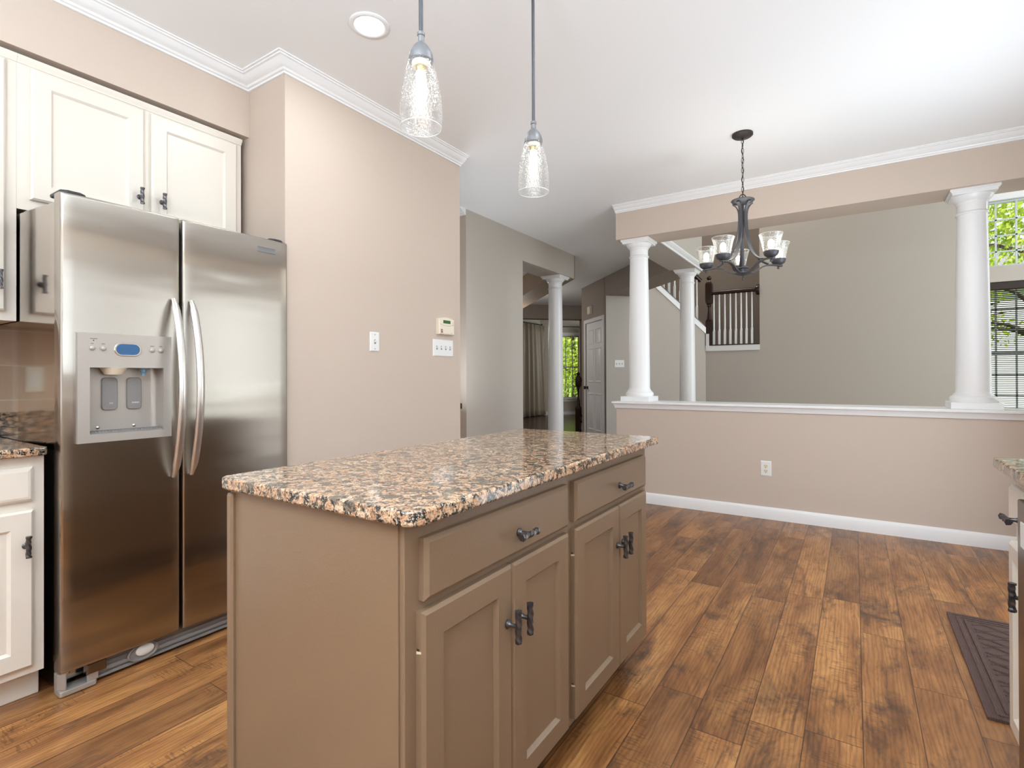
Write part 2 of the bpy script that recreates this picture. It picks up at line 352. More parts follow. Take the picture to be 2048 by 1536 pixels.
# ------------------------------------------------------------------ mesh builder
class MB:
    def __init__(s): s.bm = bmesh.new()
    def v(s, p): return s.bm.verts.new(p)
    def face(s, vs):
        try: return s.bm.faces.new(vs)
        except ValueError: return None
    def poly(s, pts): return s.face([s.v(p) for p in pts])
    def box(s, x0, x1, y0, y1, z0, z1):
        s.hexa([(x0, y0, z0), (x1, y0, z0), (x1, y1, z0), (x0, y1, z0)], (0, 0, z1 - z0)); return s
    def hexa(s, base, ext):
        e = Vector(ext); a = [s.v(p) for p in base]; b = [s.v(Vector(p) + e) for p in base]; n = len(a)
        s.face(list(reversed(a))); s.face(b)
        for i in range(n): s.face([a[i], a[(i + 1) % n], b[(i + 1) % n], b[i]])
        return s
    def prism(s, pts, z0, z1): return s.hexa([(x, y, z0) for x, y in pts], (0, 0, z1 - z0))
    def wall(s, p, q, t, z0, z1):
        """upright slab from p to q, thickness t to the left of the direction"""
        p = Vector(p); q = Vector(q); d = (q - p).normalized(); n = Vector((-d.y, d.x)) * t
        return s.prism([p, q, q + n, p + n], z0, z1)
    def rings(s, rings, cap=True, closed=True):
        rs = [[s.v(p) for p in r] for r in rings]; n = len(rs[0])
        for a, b in zip(rs, rs[1:]):
            for i in range(n if closed else n - 1):
                s.face([a[i], a[(i + 1) % n], b[(i + 1) % n], b[i]])
        if cap and closed: s.face(list(reversed(rs[0]))); s.face(rs[-1])
        return s
    def lathe(s, prof, c, seg=32, ax=(0, 0, 1), cap=True):
        ax = Vector(ax).normalized(); u = ax.orthogonal().normalized(); w = ax.cross(u); c = Vector(c)
        return s.rings([[c + ax * z + (u * math.cos(2 * PI * i / seg) + w * math.sin(2 * PI * i / seg)) * max(r, 1e-4) for i in range(seg)] for r, z in prof], cap)
    def cyl(s, p, q, r0, r1=None, seg=16):
        p = Vector(p); q = Vector(q); r1 = r0 if r1 is None else r1
        return s.lathe([(r0, 0), (r1, (q - p).length)], p, seg, q - p)
    def tube(s, pts, r, seg=10, sy=1.0, up=None):
        pts = [Vector(p) for p in pts]; rs = []; prev = None
        for i, p in enumerate(pts):
            t = (pts[min(i + 1, len(pts) - 1)] - pts[max(i - 1, 0)]).normalized()
            if up is not None: u = (Vector(up) - t * t.dot(Vector(up))).normalized()
            elif prev is None: u = t.orthogonal().normalized()
            else: u = (prev - t * t.dot(prev)).normalized()
            prev = u; w = t.cross(u); rr = r[i] if isinstance(r, (list, tuple)) else r
            rs.append([p + (u * math.cos(2 * PI * k / seg) + w * math.sin(2 * PI * k / seg) * sy) * rr for k in range(seg)])
        return s.rings(rs)
    def ball(s, c, r, seg=16, n=8, sz=1.0):
        return s.lathe([(r * math.sin(PI * i / n), -r * sz * math.cos(PI * i / n)) for i in range(n + 1)], c, seg)
    def nested(s, O, U_, V_, N_, w, h, loops, cap=True):
        O = Vector(O); U_ = Vector(U_); V_ = Vector(V_); N_ = Vector(N_); prev = None
        for ins, d in loops:
            r = [s.v(O + U_ * a + V_ * b + N_ * d) for a, b in ((ins, ins), (w - ins, ins), (w - ins, h - ins), (ins, h - ins))]
            if prev is None: s.face(list(reversed(r)))
            else:
                for i in range(4): s.face([prev[i], prev[(i + 1) % 4], r[(i + 1) % 4], r[i]])
            prev = r
        if cap: s.face(prev)
        return s
    def sweep(s, path, prof, cap=True):
        """path: xy points, room on the right-hand side; prof: (offset, z)"""
        P = [Vector(p) for p in path]; rs = []
        for i, p in enumerate(P):
            dirs = []
            if i > 0: dirs.append((P[i] - P[i - 1]).normalized())
            if i < len(P) - 1: dirs.append((P[i + 1] - P[i]).normalized())
            ns = [Vector((d.y, -d.x)) for d in dirs]
            n = ns[0] if len(ns) == 1 else (ns[0] + ns[1]) / (1 + ns[0].dot(ns[1]))
            rs.append([(p.x + n.x * o, p.y + n.y * o, z) for o, z in prof])
        return s.rings(rs, cap)

WORLD = {}
def props(o, label=None, cat=None, group=None, kind=None):
    if label: o['label'] = label
    if cat: o['category'] = cat
    if group: o['group'] = group
    if kind: o['kind'] = kind
    return o
def thing(name, label, cat, loc, group=None, kind='thing'):
    o = bpy.data.objects.new(name, None); COL.objects.link(o); o.location = loc; o.empty_display_size = 0.05
    WORLD[o.name] = Vector(loc)
    return props(o, label, cat, group, kind)
def obj(name, mb, mat, parent=None, smooth=None, bevel=None, label=None, cat=None, group=None, kind=None, flip=True):
    me = bpy.data.meshes.new(name); bm = mb.bm
    if flip: bmesh.ops.recalc_face_normals(bm, faces=bm.faces[:])
    off = WORLD[parent.name] if parent else Vector((0, 0, 0))
    if off.length > 0: bmesh.ops.translate(bm, verts=bm.verts[:], vec=-off)
    bm.to_mesh(me); bm.free()
    for mt in (mat if isinstance(mat, (list, tuple)) else [mat]): me.materials.append(mt)
    if smooth:
        for p in me.polygons: p.use_smooth = True
        me.set_sharp_from_angle(angle=math.radians(smooth))
    o = bpy.data.objects.new(name, me); COL.objects.link(o)
    if parent: o.parent = parent
    WORLD[o.name] = off.copy()
    if bevel:
        b = o.modifiers.new('bevel', 'BEVEL'); b.width = bevel; b.segments = 2; b.limit_method = 'ANGLE'; b.angle_limit = math.radians(40)
        b.harden_normals = False
    return props(o, label, cat, group, kind)
def struct(name, mb, mat, label=None, parent=None, smooth=None, bevel=None):
    return obj(name, mb, mat, parent, smooth, bevel, label, None, None, None if parent else 'structure')
def root_struct(name, label, loc):
    return thing(name, label, None, loc, None, 'structure')
def dup(root, loc, label, group=None):
    r = root.copy(); COL.objects.link(r); r.location = loc; r['label'] = label
    if group: r['group'] = group
    for ch in list(root.children):
        c = ch.copy(); COL.objects.link(c); c.parent = r
        for g in list(ch.children):
            d = g.copy(); COL.objects.link(d); d.parent = c
    return r
def arc(fn, n): return [fn(i / n) for i in range(n + 1)]
def v3(x, y, z): return Vector((x, y, z))
# ------------------------------------------------------------------ room shell
ZC, ZB = 2.7254, 2.4225
YW, YB = 4.641, 4.961
r2 = math.sqrt(0.5)
mb = MB(); mb.prism([(-3.36, -2.7), (1.14, -2.7), (1.14, 4.8), (-3.36, 4.8)], -0.1, 0); struct('floor', mb, floorm, 'rustic brown plank kitchen floor')
mb = MB(); mb.prism([(-9, 2.97), (-3.36, 2.97), (-3.36, 4.8), (-1.7, 4.8), (-1.7, 8.97), (-3.3, 17), (-9, 17)], -0.1, 0)
struct('floor_hall', mb, darkfloor, 'dark hardwood floor of the foyer and front room')
mb = MB(); mb.prism([(-1.7, 4.8), (4.5, 4.8), (4.5, 9.1), (-1.7, 9.1)], -0.1, 0); struct('floor_family_room', mb, carpet, 'carpeted floor beyond the half wall')
mb = MB(); mb.prism([(-9, -2.7), (1.14, -2.7), (1.14, YW), (-1.8645, YW), (-1.8645, 6.3245), (-4.085, 8.545), (-4.2, 11.5), (-9, 6.75)], ZC, ZC + 0.15)
struct('ceiling', mb, ceilm, 'smooth white kitchen and foyer ceiling')
mb = MB(); mb.prism([(-9, 6.7), (-4.2, 11.5), (-3.3, 17), (-9, 17)], 3.1, 3.25); struct('ceiling_front_room', mb, ceilm, 'white front room ceiling')
mb = MB(); mb.prism([(-4.2, 4.6), (4.5, 4.6), (4.5, 10.4), (-4.2, 10.4)], 5.2, 5.35); struct('ceiling_family_room', mb, ceilm, 'tall white family room ceiling')

# kitchen left wall, soffit, projecting wall block
mb = MB(); mb.box(-3.2, -3.06, -2.7, 1.58, 0, ZC); struct('wall_left', mb, beige, 'beige wall behind the refrigerator')
mb = MB(); mb.box(-3.06, -2.708, -2.6, 1.58, 2.428, ZC); struct('wall_soffit', mb, beige, 'beige soffit above the wall cabinets')
mb = MB(); mb.box(-3.2, -2.389, 1.58, 2.973, 0, ZC); struct('wall_block', mb, beige, 'beige wall right of the refrigerator')
mb = MB(); mb.box(-3.066, -3.055, -2.6, 0.66, 0.9, 1.367); struct('wall_backsplash', mb, tilem, 'tan tile backsplash left of the refrigerator')
mb = MB(); mb.box(-6.1, -6, 2.9, 4.0, 0, ZC); mb.box(-6.1, -3.2, 2.873, 2.973, 0, ZC); struct('wall_passage', mb, beige, 'side passage walls')
mb = MB(); mb.box(-9, -3.052, 3.889, 3.99, 0, ZC); struct('wall_strip', mb, beige, 'narrow beige return wall beside the grey wall')
mb = MB(); mb.box(-3.36, -3.051, 3.8895, 4.895, 0, ZC); struct('wall_grey', mb, sage, 'grey wall with opening to the dining room')
mb = MB(); mb.prism([(-3.051, 4.895), (-3.051, 6.155), (-3.36, 6.0), (-3.36, 4.895)], ZB, ZC); struct('wall_header', mb, sage, 'grey header over the dining room opening')
mb = MB(); mb.prism([(-3.051, 6.181), (-7.0, 10.13 - 0.0), (-7.245, 9.885), (-3.36, 6.0)], ZB, ZC); struct('wall_dining_header', mb, tan, 'angled header between dining room and foyer, tan from painted shade')
mb = MB(); mb.box(-9.1, -9, 3.9, 17, 0, 3.25); struct('wall_far_left', mb, tan, 'outer left wall')
# right wall of the kitchen with window and patio door openings
mb = MB(); X0, X1 = 1.02, 1.14
mb.box(X0, X1, -2.7, -0.45, 0, ZC); mb.box(X0, X1, -0.45, 1.45, 0, 1.12); mb.box(X0, X1, -0.45, 1.45, 2.18, ZC)
mb.box(X0, X1, 1.45, 2.45, 0, ZC); mb.box(X0, X1, 2.45, 3.95, 2.1, ZC); mb.box(X0, X1, 3.95, YW, 0, ZC)
struct('wall_right', mb, beige, 'beige right kitchen wall')
mb = MB(); Y0, Y1 = -2.7, -2.58
mb.box(-3.2, -2.4, Y0, Y1, 0, ZC); mb.box(-2.4, 0.2, Y0, Y1, 0, 0.8); mb.box(-2.4, 0.2, Y0, Y1, 2.3, ZC); mb.box(0.2, 1.02, Y0, Y1, 0, ZC)
struct('wall_rear', mb, beige, 'beige rear kitchen wall')

# half wall, beam, cap, baseboard, crown
mb = MB(); mb.box(-1.8645, 1.14, YW, YB, 0, 0.855); struct('wall_half', mb, beige, 'beige half wall with white cap')
mb = MB(); mb.box(-1.8645, 4.5, YW, YB, ZB, 5.2); struct('wall_beam', mb, beige, 'beige beam over the half wall')
mb = MB(); mb.box(1.14, 1.26, YB - 0.01, 4.97, 0, 2.42); mb.box(1.2, 4.5, YW, YB, 0, ZB); struct('wall_family_front', mb, sage, 'front wall of the family room')
mb = MB()
mb.sweep([(-1.8645, YB), (-1.8645, YW), (1.14, YW)][::-1] if False else [(-1.8645, YB), (-1.8645, YW), (1.14, YW)][::1], [(0, 0.853), (0.012, 0.853), (0.014, 0.868), (0.022, 0.884), (0.026, 0.892), (0.036, 0.896), (0.036, 0.908), (0.031, 0.9135), (0, 0.9135)])
mb.box(-1.8645, 1.14, YW, YB + 0.03, 0.853, 0.9135)
struct('trim_1', mb, white, 'white moulded cap on the half wall', smooth=40)
BASE = [(0, 0.0), (0.016, 0.0), (0.016, 0.074), (0.012, 0.083), (0.009, 0.09), (0.0, 0.0957)]
mb = MB(); mb.sweep([(-1.8645, YW), (1.02, YW)], BASE); struct('baseboard_half_wall', mb, white, 'white baseboard along the half wall', smooth=50)
CR = [(0, 2.668), (0.012, 2.668), (0.014, 2.676), (0.024, 2.678), (0.03, 2.686), (0.042, 2.690), (0.056, 2.700), (0.068, 2.712), (0.078, 2.714), (0.08, 2.719), (0.09, 2.719), (0.09, ZC), (0, ZC)]
mb = MB(); mb.sweep([(-2.708, -2.58), (-2.708, 1.58), (-2.389, 1.58), (-2.389, 2.973)], CR); struct('trim_2', mb, white, 'white crown moulding around the left kitchen wall', smooth=30)
mb = MB(); mb.sweep([(-1.8645, YW), (1.02, YW)], CR); struct('trim_3', mb, white, 'white crown moulding on the beam', smooth=30)
mb = MB(); mb.sweep([(-6, 3.889), (-3.052, 3.889)], CR); struct('trim_4', mb, white, 'white crown moulding end on the return wall', smooth=30)
mb = MB(); mb.sweep([(-2.389, 1.6), (-2.389, 2.973)], BASE); struct('baseboard_left', mb, white, 'white baseboard of the wall block', smooth=50)

# family room: beam running back to the second column, bulkhead, stair wall
mb = MB(); mb.prism([(-1.8645, YB), (-1.545, YB), (-1.545, 6.595), (-1.8645, 6.3245)], ZB, 5.2); struct('wall_cross_beam', mb, sage, 'beam running back to the second column')
mb = MB(); mb.sweep([(-1.545, YB), (-1.545, 6.595)], [(0, ZB - 0.004), (0.012, ZB - 0.004), (0.018, ZB + 0.012), (0.04, ZB + 0.026), (0.05, ZB + 0.04), (0.05, ZB + 0.052), (0, ZB + 0.052)])
struct('trim_5', mb, white, 'white moulding at the foot of the cross beam', smooth=30)
mb = MB(); mb.prism([(-1.8645, 6.3245), (-1.545, 6.595), (-2.98, 8.03), (-3.277, 7.737)], ZB, ZC + 0.15); struct('wall_bulkhead', mb, taupe, 'angled taupe bulkhead above the hall passage')
B_ = (-3.277, 7.737); A_ = (-4.085, 8.545)
# closet wall, door opening between the casings
dA, dB = (-3.94, 8.40), (-3.372, 7.832)
mb = MB(); mb.wall(A_, dA, 0.12, 0, ZC); mb.wall(dB, (B_[0] - 0.002, B_[1] + 0.002), 0.12, 0, ZC); mb.wall(dA, dB, 0.12, 2.07, ZC)
struct('wall_closet', mb, taupe, 'angled taupe wall with the closet door')
mb = MB(); mb.wall((-4.2, 9.6), A_, 0.1, 0, ZC); struct('wall_closet_side', mb, taupe, 'side of the closet')
# wall under the upper flight (runs away at 45 degrees) and landing
Dw = Vector((r2, r2)); P0 = Vector(B_); LW = 1.738
def onw(t, z, off=0.0):
    p = P0 + Dw * t + Vector((r2, -r2)) * off
    return Vector((p.x, p.y, z))
def zlow(t): return 1.842 + 1.16 * r2 * (1.738 - t)
mb = MB(); e = Vector((-r2 * 0.1, r2 * 0.1, 0))
mb.hexa([onw(0, 0), onw(LW, 0), onw(LW, 1.6), onw(LW, zlow(LW) + 0.02), onw(0, zlow(0) + 0.02)], e); struct('wall_stair', mb, sage, 'grey wall under the upper stair flight')
mb = MB(); mb.box(-2.05, -1.235, 8.97, 9.05, 0, 1.6); struct('wall_landing', mb, sage, 'grey wall below the stair landing')
YG = 8.97
mb = MB()
wx0, wx1 = 1.334, 2.5
mb.box(-1.235, wx0, YG, YG + 0.15, 0, 5.2); mb.box(wx1, 4.5, YG, YG + 0.15, 0, 5.2)
mb.box(wx0, wx1, YG, YG + 0.15, 0, 0.70); mb.box(wx0, wx1, YG, YG + 0.15, 2.335, 2.53); mb.box(wx0, wx1, YG, YG + 0.15, 3.37, 5.2)
struct('wall_family_back', mb, sage, 'tall grey family room wall')
mb = MB(); mb.box(4.4, 4.5, YB, YG, 0, 0.5); mb.box(4.4, 4.5, YB, YG, 4.2, 5.2); mb.box(4.4, 4.5, YB, 5.4, 0.5, 4.2); mb.box(4.4, 4.5, 8.4, YG, 0.5, 4.2)
struct('wall_family_right', mb, sage, 'right family room wall with opening added for light')  # unseen opening left in the wall to let light in
mb = MB(); mb.box(-4.2, -1.1, 10.2, 10.3, 0, 5.2); mb.box(-1.235, -1.13, YG + 0.15, 10.2, 0, 5.2); struct('wall_stairwell', mb, taupe, 'stairwell wall behind the landing, shade put into its colour')  # darker paint here stands for the stairwell's shade
mb = MB(); mb.box(-4.2, -4.1, 4.6, 10.3, ZC + 0.15, 5.2); mb.box(-4.1, -1.8645, YW, 4.75, ZC + 0.15, 5.2); struct('wall_upper_floor', mb, tan, 'upper floor walls above the hall')
mb = MB(); mb.box(-2.5, -1.235, 9.05, 10.2, 1.5, 1.645); struct('floor_landing', mb, wood_dark, 'stair landing floor')
mb = MB()
mb.hexa([onw(0.45, zlow(0.45), 0), onw(LW + 0.0, zlow(LW), 0), onw(LW + 0.0, zlow(LW) + 0.105, 0), onw(0.45, zlow(0.45) + 0.105, 0)], (r2 * 0.014, -r2 * 0.014, 0))
mb.box(-2.046, -1.981, YG - 0.014, YG, 1.557, 1.862); mb.box(-1.981, -1.235, YG - 0.014, YG, 1.557, 1.643)
mb.box(-2.04, -1.99, YG - 0.02, YG - 0.014, 1.565, 1.84)
struct('trim_6', mb, white, 'white skirt board of the upper stair flight and landing')
# foyer far header, front room
FWd = lambda s: ((s - 15.7) / 2, (s + 15.7) / 2)
mb = MB(); mb.wall(FWd(-1), FWd(2.0), 0.3, 0, 3.1); mb.wall(FWd(2.0), FWd(5.62), 0.3, ZB, 3.1); mb.wall(FWd(5.62), FWd(8.5), 0.3, 0, 3.1)
struct('wall_foyer_far', mb, taupe, 'far foyer wall with wide opening to the front room')
GWd = lambda s, o=0.0: ((s - 21.5) / 2 + o * r2, (s + 21.5) / 2 - o * r2)
mb = MB()
mb.wall(GWd(5.6), GWd(6.3), 0.15, 0, 3.1); mb.wall(GWd(7.5), GWd(11.5), 0.15, 0, 3.1); mb.wall(GWd(6.3), GWd(7.5), 0.15, 0, 0.50); mb.wall(GWd(6.3), GWd(7.5), 0.15, 2.38, 3.1)
struct('wall_front_window', mb, sage, 'front room window wall')
mb = MB(); mb.box(-8.0, -7.88, 8.0, 13.75, 0, 3.1); struct('wall_front_left', mb, sage, 'front room left wall')
mb = MB(); mb.wall((-3.3, 14.0), (-5.0, 16.5), 0.1, 0, 3.1); mb.box(-3.4, -3.3, 10.3, 14.0, 0, 3.1); struct('wall_front_right', mb, sage, 'front room right wall')
mb = MB(); mb.wall(GWd(5.7, 0.016), GWd(8.6, 0.016), 0.016, 0, 0.095); struct('baseboard_front_room', mb, white, 'white baseboard under the front window')

# ------------------------------------------------------------------ columns
def column(cx, cy, z0, z1, r, label, square):
    c = thing('column', label, 'column', (cx, cy, z0), 'round white columns')
    h = 0.046
    mb = MB(); mb.box(cx - square, cx + square, cy - square, cy + square, z0, z0 + h); obj('plinth', mb, white, c, bevel=0.003)
    k = r / 0.096
    z = z0 + h
    prof = [(r * 1.30, z), (r * 1.34, z + 0.012), (r * 1.33, z + 0.028), (r * 1.25, z + 0.04), (r * 1.16, z + 0.044), (r * 1.13, z + 0.052), (r * 1.02, z + 0.066), (r, z + 0.08)]
    rt = r * 0.86; H = z1 - z0
    for i in range(1, 9):
        t = i / 8; prof.append((r * (1 - 0.14 * t ** 1.6), z + 0.08 + (z1 - 0.165 - z - 0.08) * t))
    mb = MB(); mb.lathe([(q, w - 0) for q, w in prof], (cx, cy, 0), 48); obj('shaft', mb, white, c, smooth=40)
    zt = z1 - 0.165
    cp = [(rt, zt), (rt * 1.06, zt + 0.002), (rt * 1.1, zt + 0.010), (rt * 1.06, zt + 0.018), (rt, zt + 0.022), (rt, zt + 0.075), (rt * 1.05, zt + 0.079), (rt * 1.05, zt + 0.088), (rt * 1.12, zt + 0.092), (rt * 1.3, zt + 0.112), (rt * 1.38, zt + 0.128)]
    mb = MB(); mb.lathe(cp, (cx, cy, 0), 48)
    s = square * 0.97; za = z1 - 0.037
    for (f, a, b) in ((0.9, za, za + 0.014), (0.95, za + 0.014, za + 0.022), (1.0, za + 0.022, z1)):
        mb.box(cx - s * f, cx + s * f, cy - s * f, cy + s * f, a, b)
    obj('capital', mb, white, c, smooth=35)
    return c
column(-1.700, 4.805, 0.9135, ZB, 0.097, 'white round column at the left end of the half wall', 0.136)
column(0.690, 4.805, 0.9135, ZB, 0.097, 'white round column at the right end of the half wall, beside the blinds', 0.136)
column(-1.690, 6.47, 0.0, ZB, 0.094, 'white round column under the cross beam, in front of the stair railing', 0.132)
column(-3.205, 5.93, 0.0, ZB, 0.100, 'white round column standing in the dining room opening beside the closet door', 0.14)

# ------------------------------------------------------------------ closet door
def P45(u, z, off=0.0):
    """u metres from the closet wall's left corner, off = towards the kitchen"""
    return Vector((A_[0] + r2 * u - r2 * off, A_[1] - r2 * u - r2 * off, z))
U45 = Vector((r2, -r2, 0)); N45 = Vector((-r2, -r2, 0)); ZV = Vector((0, 0, 1))
uA, uB = 0.205, 1.008
door = root_struct('door_1', 'six panel closet door on the angled wall', P45((uA + uB) / 2, 0))
mb = MB(); mb.hexa([P45(uA + 0.004, 0.012, -0.055), P45(uB - 0.004, 0.012, -0.055), P45(uB - 0.004, 0.012, -0.012), P45(uA + 0.004, 0.012, -0.012)], (0, 0, 2.05))
dw = uB - uA
for (a, b) in ((0.105, 0.355), (0.448, 0.698)):
    for (z0, z1) in ((0.24, 0.86), (1.05, 1.63), (1.70, 1.95)):
        mb.nested(P45(uA + a, z0, -0.012), U45, ZV, N45, b - a, z1 - z0, [(0, 0), (0.003, 0.010), (0.012, 0.011), (0.022, 0.001), (0.026, 0.001), (0.052, 0.009)])
obj('panel', mb, white, door, smooth=30)
mb = MB()
for (a, b, z0, z1) in ((uA - 0.062, uA, 0, 2.13), (uB, uB + 0.062, 0, 2.13), (uA, uB, 2.066, 2.13)):
    mb.nested(P45(a, z0, 0.0), U45, ZV, N45, b - a, z1 - z0, [(0, 0), (0, 0.01), (0.008, 0.016)])
obj('casing', mb, white, door, smooth=30)
mb = MB(); k = P45(uA + 0.06, 0.955, -0.012); mb.lathe([(0.03, 0), (0.03, 0.006), (0.012, 0.01), (0.012, 0.035), (0.026, 0.042), (0.03, 0.056), (0.024, 0.068), (0.0, 0.072)], k, 20, N45); obj('door_knob', mb, black, door, smooth=40)
for z in (0.30, 1.13, 1.86):
    mb = MB(); mb.cyl(P45(uB - 0.006, z - 0.045, -0.004), P45(uB - 0.006, z + 0.045, -0.004), 0.009, seg=10); mb.hexa([P45(uB - 0.03, z - 0.042, -0.012), P45(uB, z - 0.042, -0.012), P45(uB, z - 0.042, -0.008), P45(uB - 0.03, z - 0.042, -0.008)], (0, 0, 0.084)); obj('hinge', mb, black, door)
ch = thing('door_chime', 'ivory door chime box on the taupe wall above the closet door', 'door chime', P45(0.47, 2.27))
mb = MB(); mb.nested(P45(0.40, 2.205, 0), U45, ZV, N45, 0.13, 0.135, [(0, 0), (0, 0.035), (0.008, 0.045)]); obj('cover', mb, plast_i, ch, smooth=30)

# ------------------------------------------------------------------ family room window with blind
w1 = root_struct('window_1', 'two storey family room window with transom', (1.9, YG, 0.7))
mb = MB()
def frame(mb, x0, x1, z0, z1, y0, y1, t):
    mb.box(x0, x0 + t, y0, y1, z0, z1); mb.box(x1 - t, x1, y0, y1, z0, z1); mb.box(x0 + t, x1 - t, y0, y1, z0, z0 + t); mb.box(x0 + t, x1 - t, y0, y1, z1 - t, z1)
frame(mb, wx0, wx1, 2.53, 3.37, YG + 0.04, YG + 0.11, 0.022); frame(mb, wx0, wx1, 0.70, 2.335, YG + 0.07, YG + 0.13, 0.022); mb.box(wx0, wx1, YG + 0.075, YG + 0.125, 1.41, 1.452)
obj('window_frame', mb, muntm, w1)
mb = MB()
for i in range(1, 6):
    x = wx0 + i * 0.1945; mb.box(x - 0.009, x + 0.009, YG + 0.06, YG + 0.085, 2.55, 3.35); mb.box(x - 0.009, x + 0.009, YG + 0.085, YG + 0.105, 0.72, 2.315)
for z in (2.728, 2.93, 3.135): mb.box(wx0, wx1, YG + 0.06, YG + 0.085, z - 0.008, z + 0.008)
for z in (0.885, 1.15, 1.72, 1.99): mb.box(wx0, wx1, YG + 0.085, YG + 0.105, z - 0.008, z + 0.008)
obj('muntin', mb, muntm, w1)
mb = MB(); mb.poly([(wx0, YG + 0.095, 0.70), (wx1, YG + 0.095, 0.70), (wx1, YG + 0.095, 2.335), (wx0, YG + 0.095, 2.335)]); mb.poly([(wx0, YG + 0.072, 2.53), (wx1, YG + 0.072, 2.53), (wx1, YG + 0.072, 3.37), (wx0, YG + 0.072, 3.37)]); obj('pane', mb, paneg, w1)
mb = MB()
for (x0, x1, z0, z1) in ((wx0 - 0.07, wx0, 0.63, 3.44), (wx1, wx1 + 0.07, 0.63, 3.44), (wx0, wx1, 3.37, 3.49), (wx0, wx1, 0.62, 0.70)): mb.nested((x0, YG, z0), (1, 0, 0), ZV, (0, -1, 0), x1 - x0, z1 - z0, [(0, 0), (0, 0.012), (0.008, 0.02)])
obj('casing', mb, white, w1)
bl = thing('window_blind', 'dark wood slat blind lowered over the tall window behind the right column', 'blind', (1.9, YG + 0.02, 0.70))
mb = MB(); mb.box(wx0 + 0.01, wx1 - 0.01, YG + 0.0, YG + 0.05, 2.24, 2.325); obj('headrail', mb, blindm, bl, bevel=0.003)
mb = MB(); z = 0.735
while z < 2.235:
    mb.hexa([(wx0 + 0.012, YG + 0.012, z + 0.003), (wx1 - 0.012, YG + 0.012, z + 0.003), (wx1 - 0.012, YG + 0.038, z - 0.005), (wx0 + 0.012, YG + 0.038, z - 0.005)], (0, 0, 0.003)); z += 0.0238
obj('slats', mb, blindm, bl)
mb = MB(); mb.box(wx0 + 0.01, wx1 - 0.01, YG + 0.008, YG + 0.042, 0.705, 0.725); obj('bottom_rail', mb, blindm, bl)
for x in (1.50, 1.92, 2.34):
    mb = MB(); mb.cyl((x, YG + 0.011, 0.72), (x, YG + 0.011, 2.25), 0.0012, seg=5); obj('cord', mb, blindm, bl)

# ------------------------------------------------------------------ front room window, curtains, rods
w2 = root_struct('window_2', 'front room window with small panes', GWd(6.9) + (0.5,))
G = lambda s, z, o=0.0: Vector(GWd(s, o) + (z,))
Ug = Vector((r2, r2, 0)); Ng = Vector((r2, -r2, 0))
ww = 1.2 * r2
mb = MB()
for (a, b, z0, z1) in ((0, 0.03, 0.5, 2.38), (ww - 0.03, ww, 0.5, 2.38), (0.03, ww - 0.03, 0.5, 0.53), (0.03, ww - 0.03, 2.35, 2.38), (0.03, ww - 0.03, 1.42, 1.46)):
    mb.nested(G(6.3, z0, -0.1) + Ug * a, Ug, ZV, Ng, b - a, z1 - z0, [(0, 0), (0, 0.04)])
obj('window_frame', mb, white, w2)
mb = MB()
for i in (1, 2, 3): mb.nested(G(6.3, 0.53, -0.09) + Ug * (ww * i / 4 - 0.008), Ug, ZV, Ng, 0.016, 1.82, [(0, 0), (0, 0.02)])
for z in (0.83, 1.13, 1.75, 2.05): mb.nested(G(6.3, z - 0.007, -0.088) + Ug * 0.03, Ug, ZV, Ng, ww - 0.06, 0.014, [(0, 0), (0, 0.018)])
obj('muntin', mb, muntm, w2)
mb = MB(); mb.poly([G(6.3, 0.5, -0.085), G(7.5, 0.5, -0.085), G(7.5, 2.38, -0.085), G(6.3, 2.38, -0.085)]); obj('pane', mb, paneg, w2)
mb = MB()
for (s0, s1, z0, z1) in ((6.3 - 0.11, 6.3, 0.5, 2.48), (7.5, 7.61, 0.5, 2.48), (6.3, 7.5, 2.38, 2.48)): mb.nested(G(s0, z0), Ug, ZV, Ng, (s1 - s0) * r2, z1 - z0, [(0, 0), (0, 0.015), (0.006, 0.02)])
mb.nested(G(6.15, 0.47), Ug, ZV, Ng, 1.5 * r2, 0.035, [(0, 0), (0, 0.05)]); mb.nested(G(6.2, 0.40), Ug, ZV, Ng, 1.4 * r2, 0.07, [(0, 0), (0, 0.015)])
obj('casing', mb, white, w2)
def curtain(P, T, N, w, z0, z1, waves, label, lean=0.0):
    o = thing('curtain', label, 'curtain', P, 'front room curtains')
    P = Vector(P); T = Vector(T); N = Vector(N); n = waves * 10; rows = 14; grid = []
    mb = MB()
    for j in range(rows + 1):
        f = j / rows; z = z0 + (z1 - z0) * f; row = []
        for i in range(n + 1):
            u = i / n; ph = 2 * PI * waves * u + 0.6 * math.sin(3 * f + u * 4)
            amp = 0.035 + 0.02 * (1 - f) + 0.008 * math.sin(7 * u)
            row.append(mb.v(P + T * (w * u * (1 + 0.12 * (1 - f)) + lean * (1 - f)) + N * (amp * math.sin(ph) + 0.012 * math.sin(2.3 * ph + f)) + Vector((0, 0, z + (0.012 * math.sin(ph) if j == 0 else 0)))))
        grid.append(row)
    for j in range(rows):
        for i in range(n): mb.face([grid[j][i], grid[j][i + 1], grid[j + 1][i + 1], grid[j + 1][i]])
    c = obj('panel', mb, curtm, o, smooth=80, flip=False); s = c.modifiers.new('thick', 'SOLIDIFY'); s.thickness = 0.004
    return o
curtain((-7.74, 12.05, 0), (0, 1, 0), (1, 0, 0), 1.55, 0.015, 2.66, 6, 'long taupe curtain seen in the dining room opening, left of the white column')
q = GWd(7.34, 0.2); curtain((q[0], q[1], 0), (r2, r2, 0), (r2, -r2, 0), 0.55, 0.015, 2.62, 5, 'taupe curtain drawn aside right of the sunlit front window')
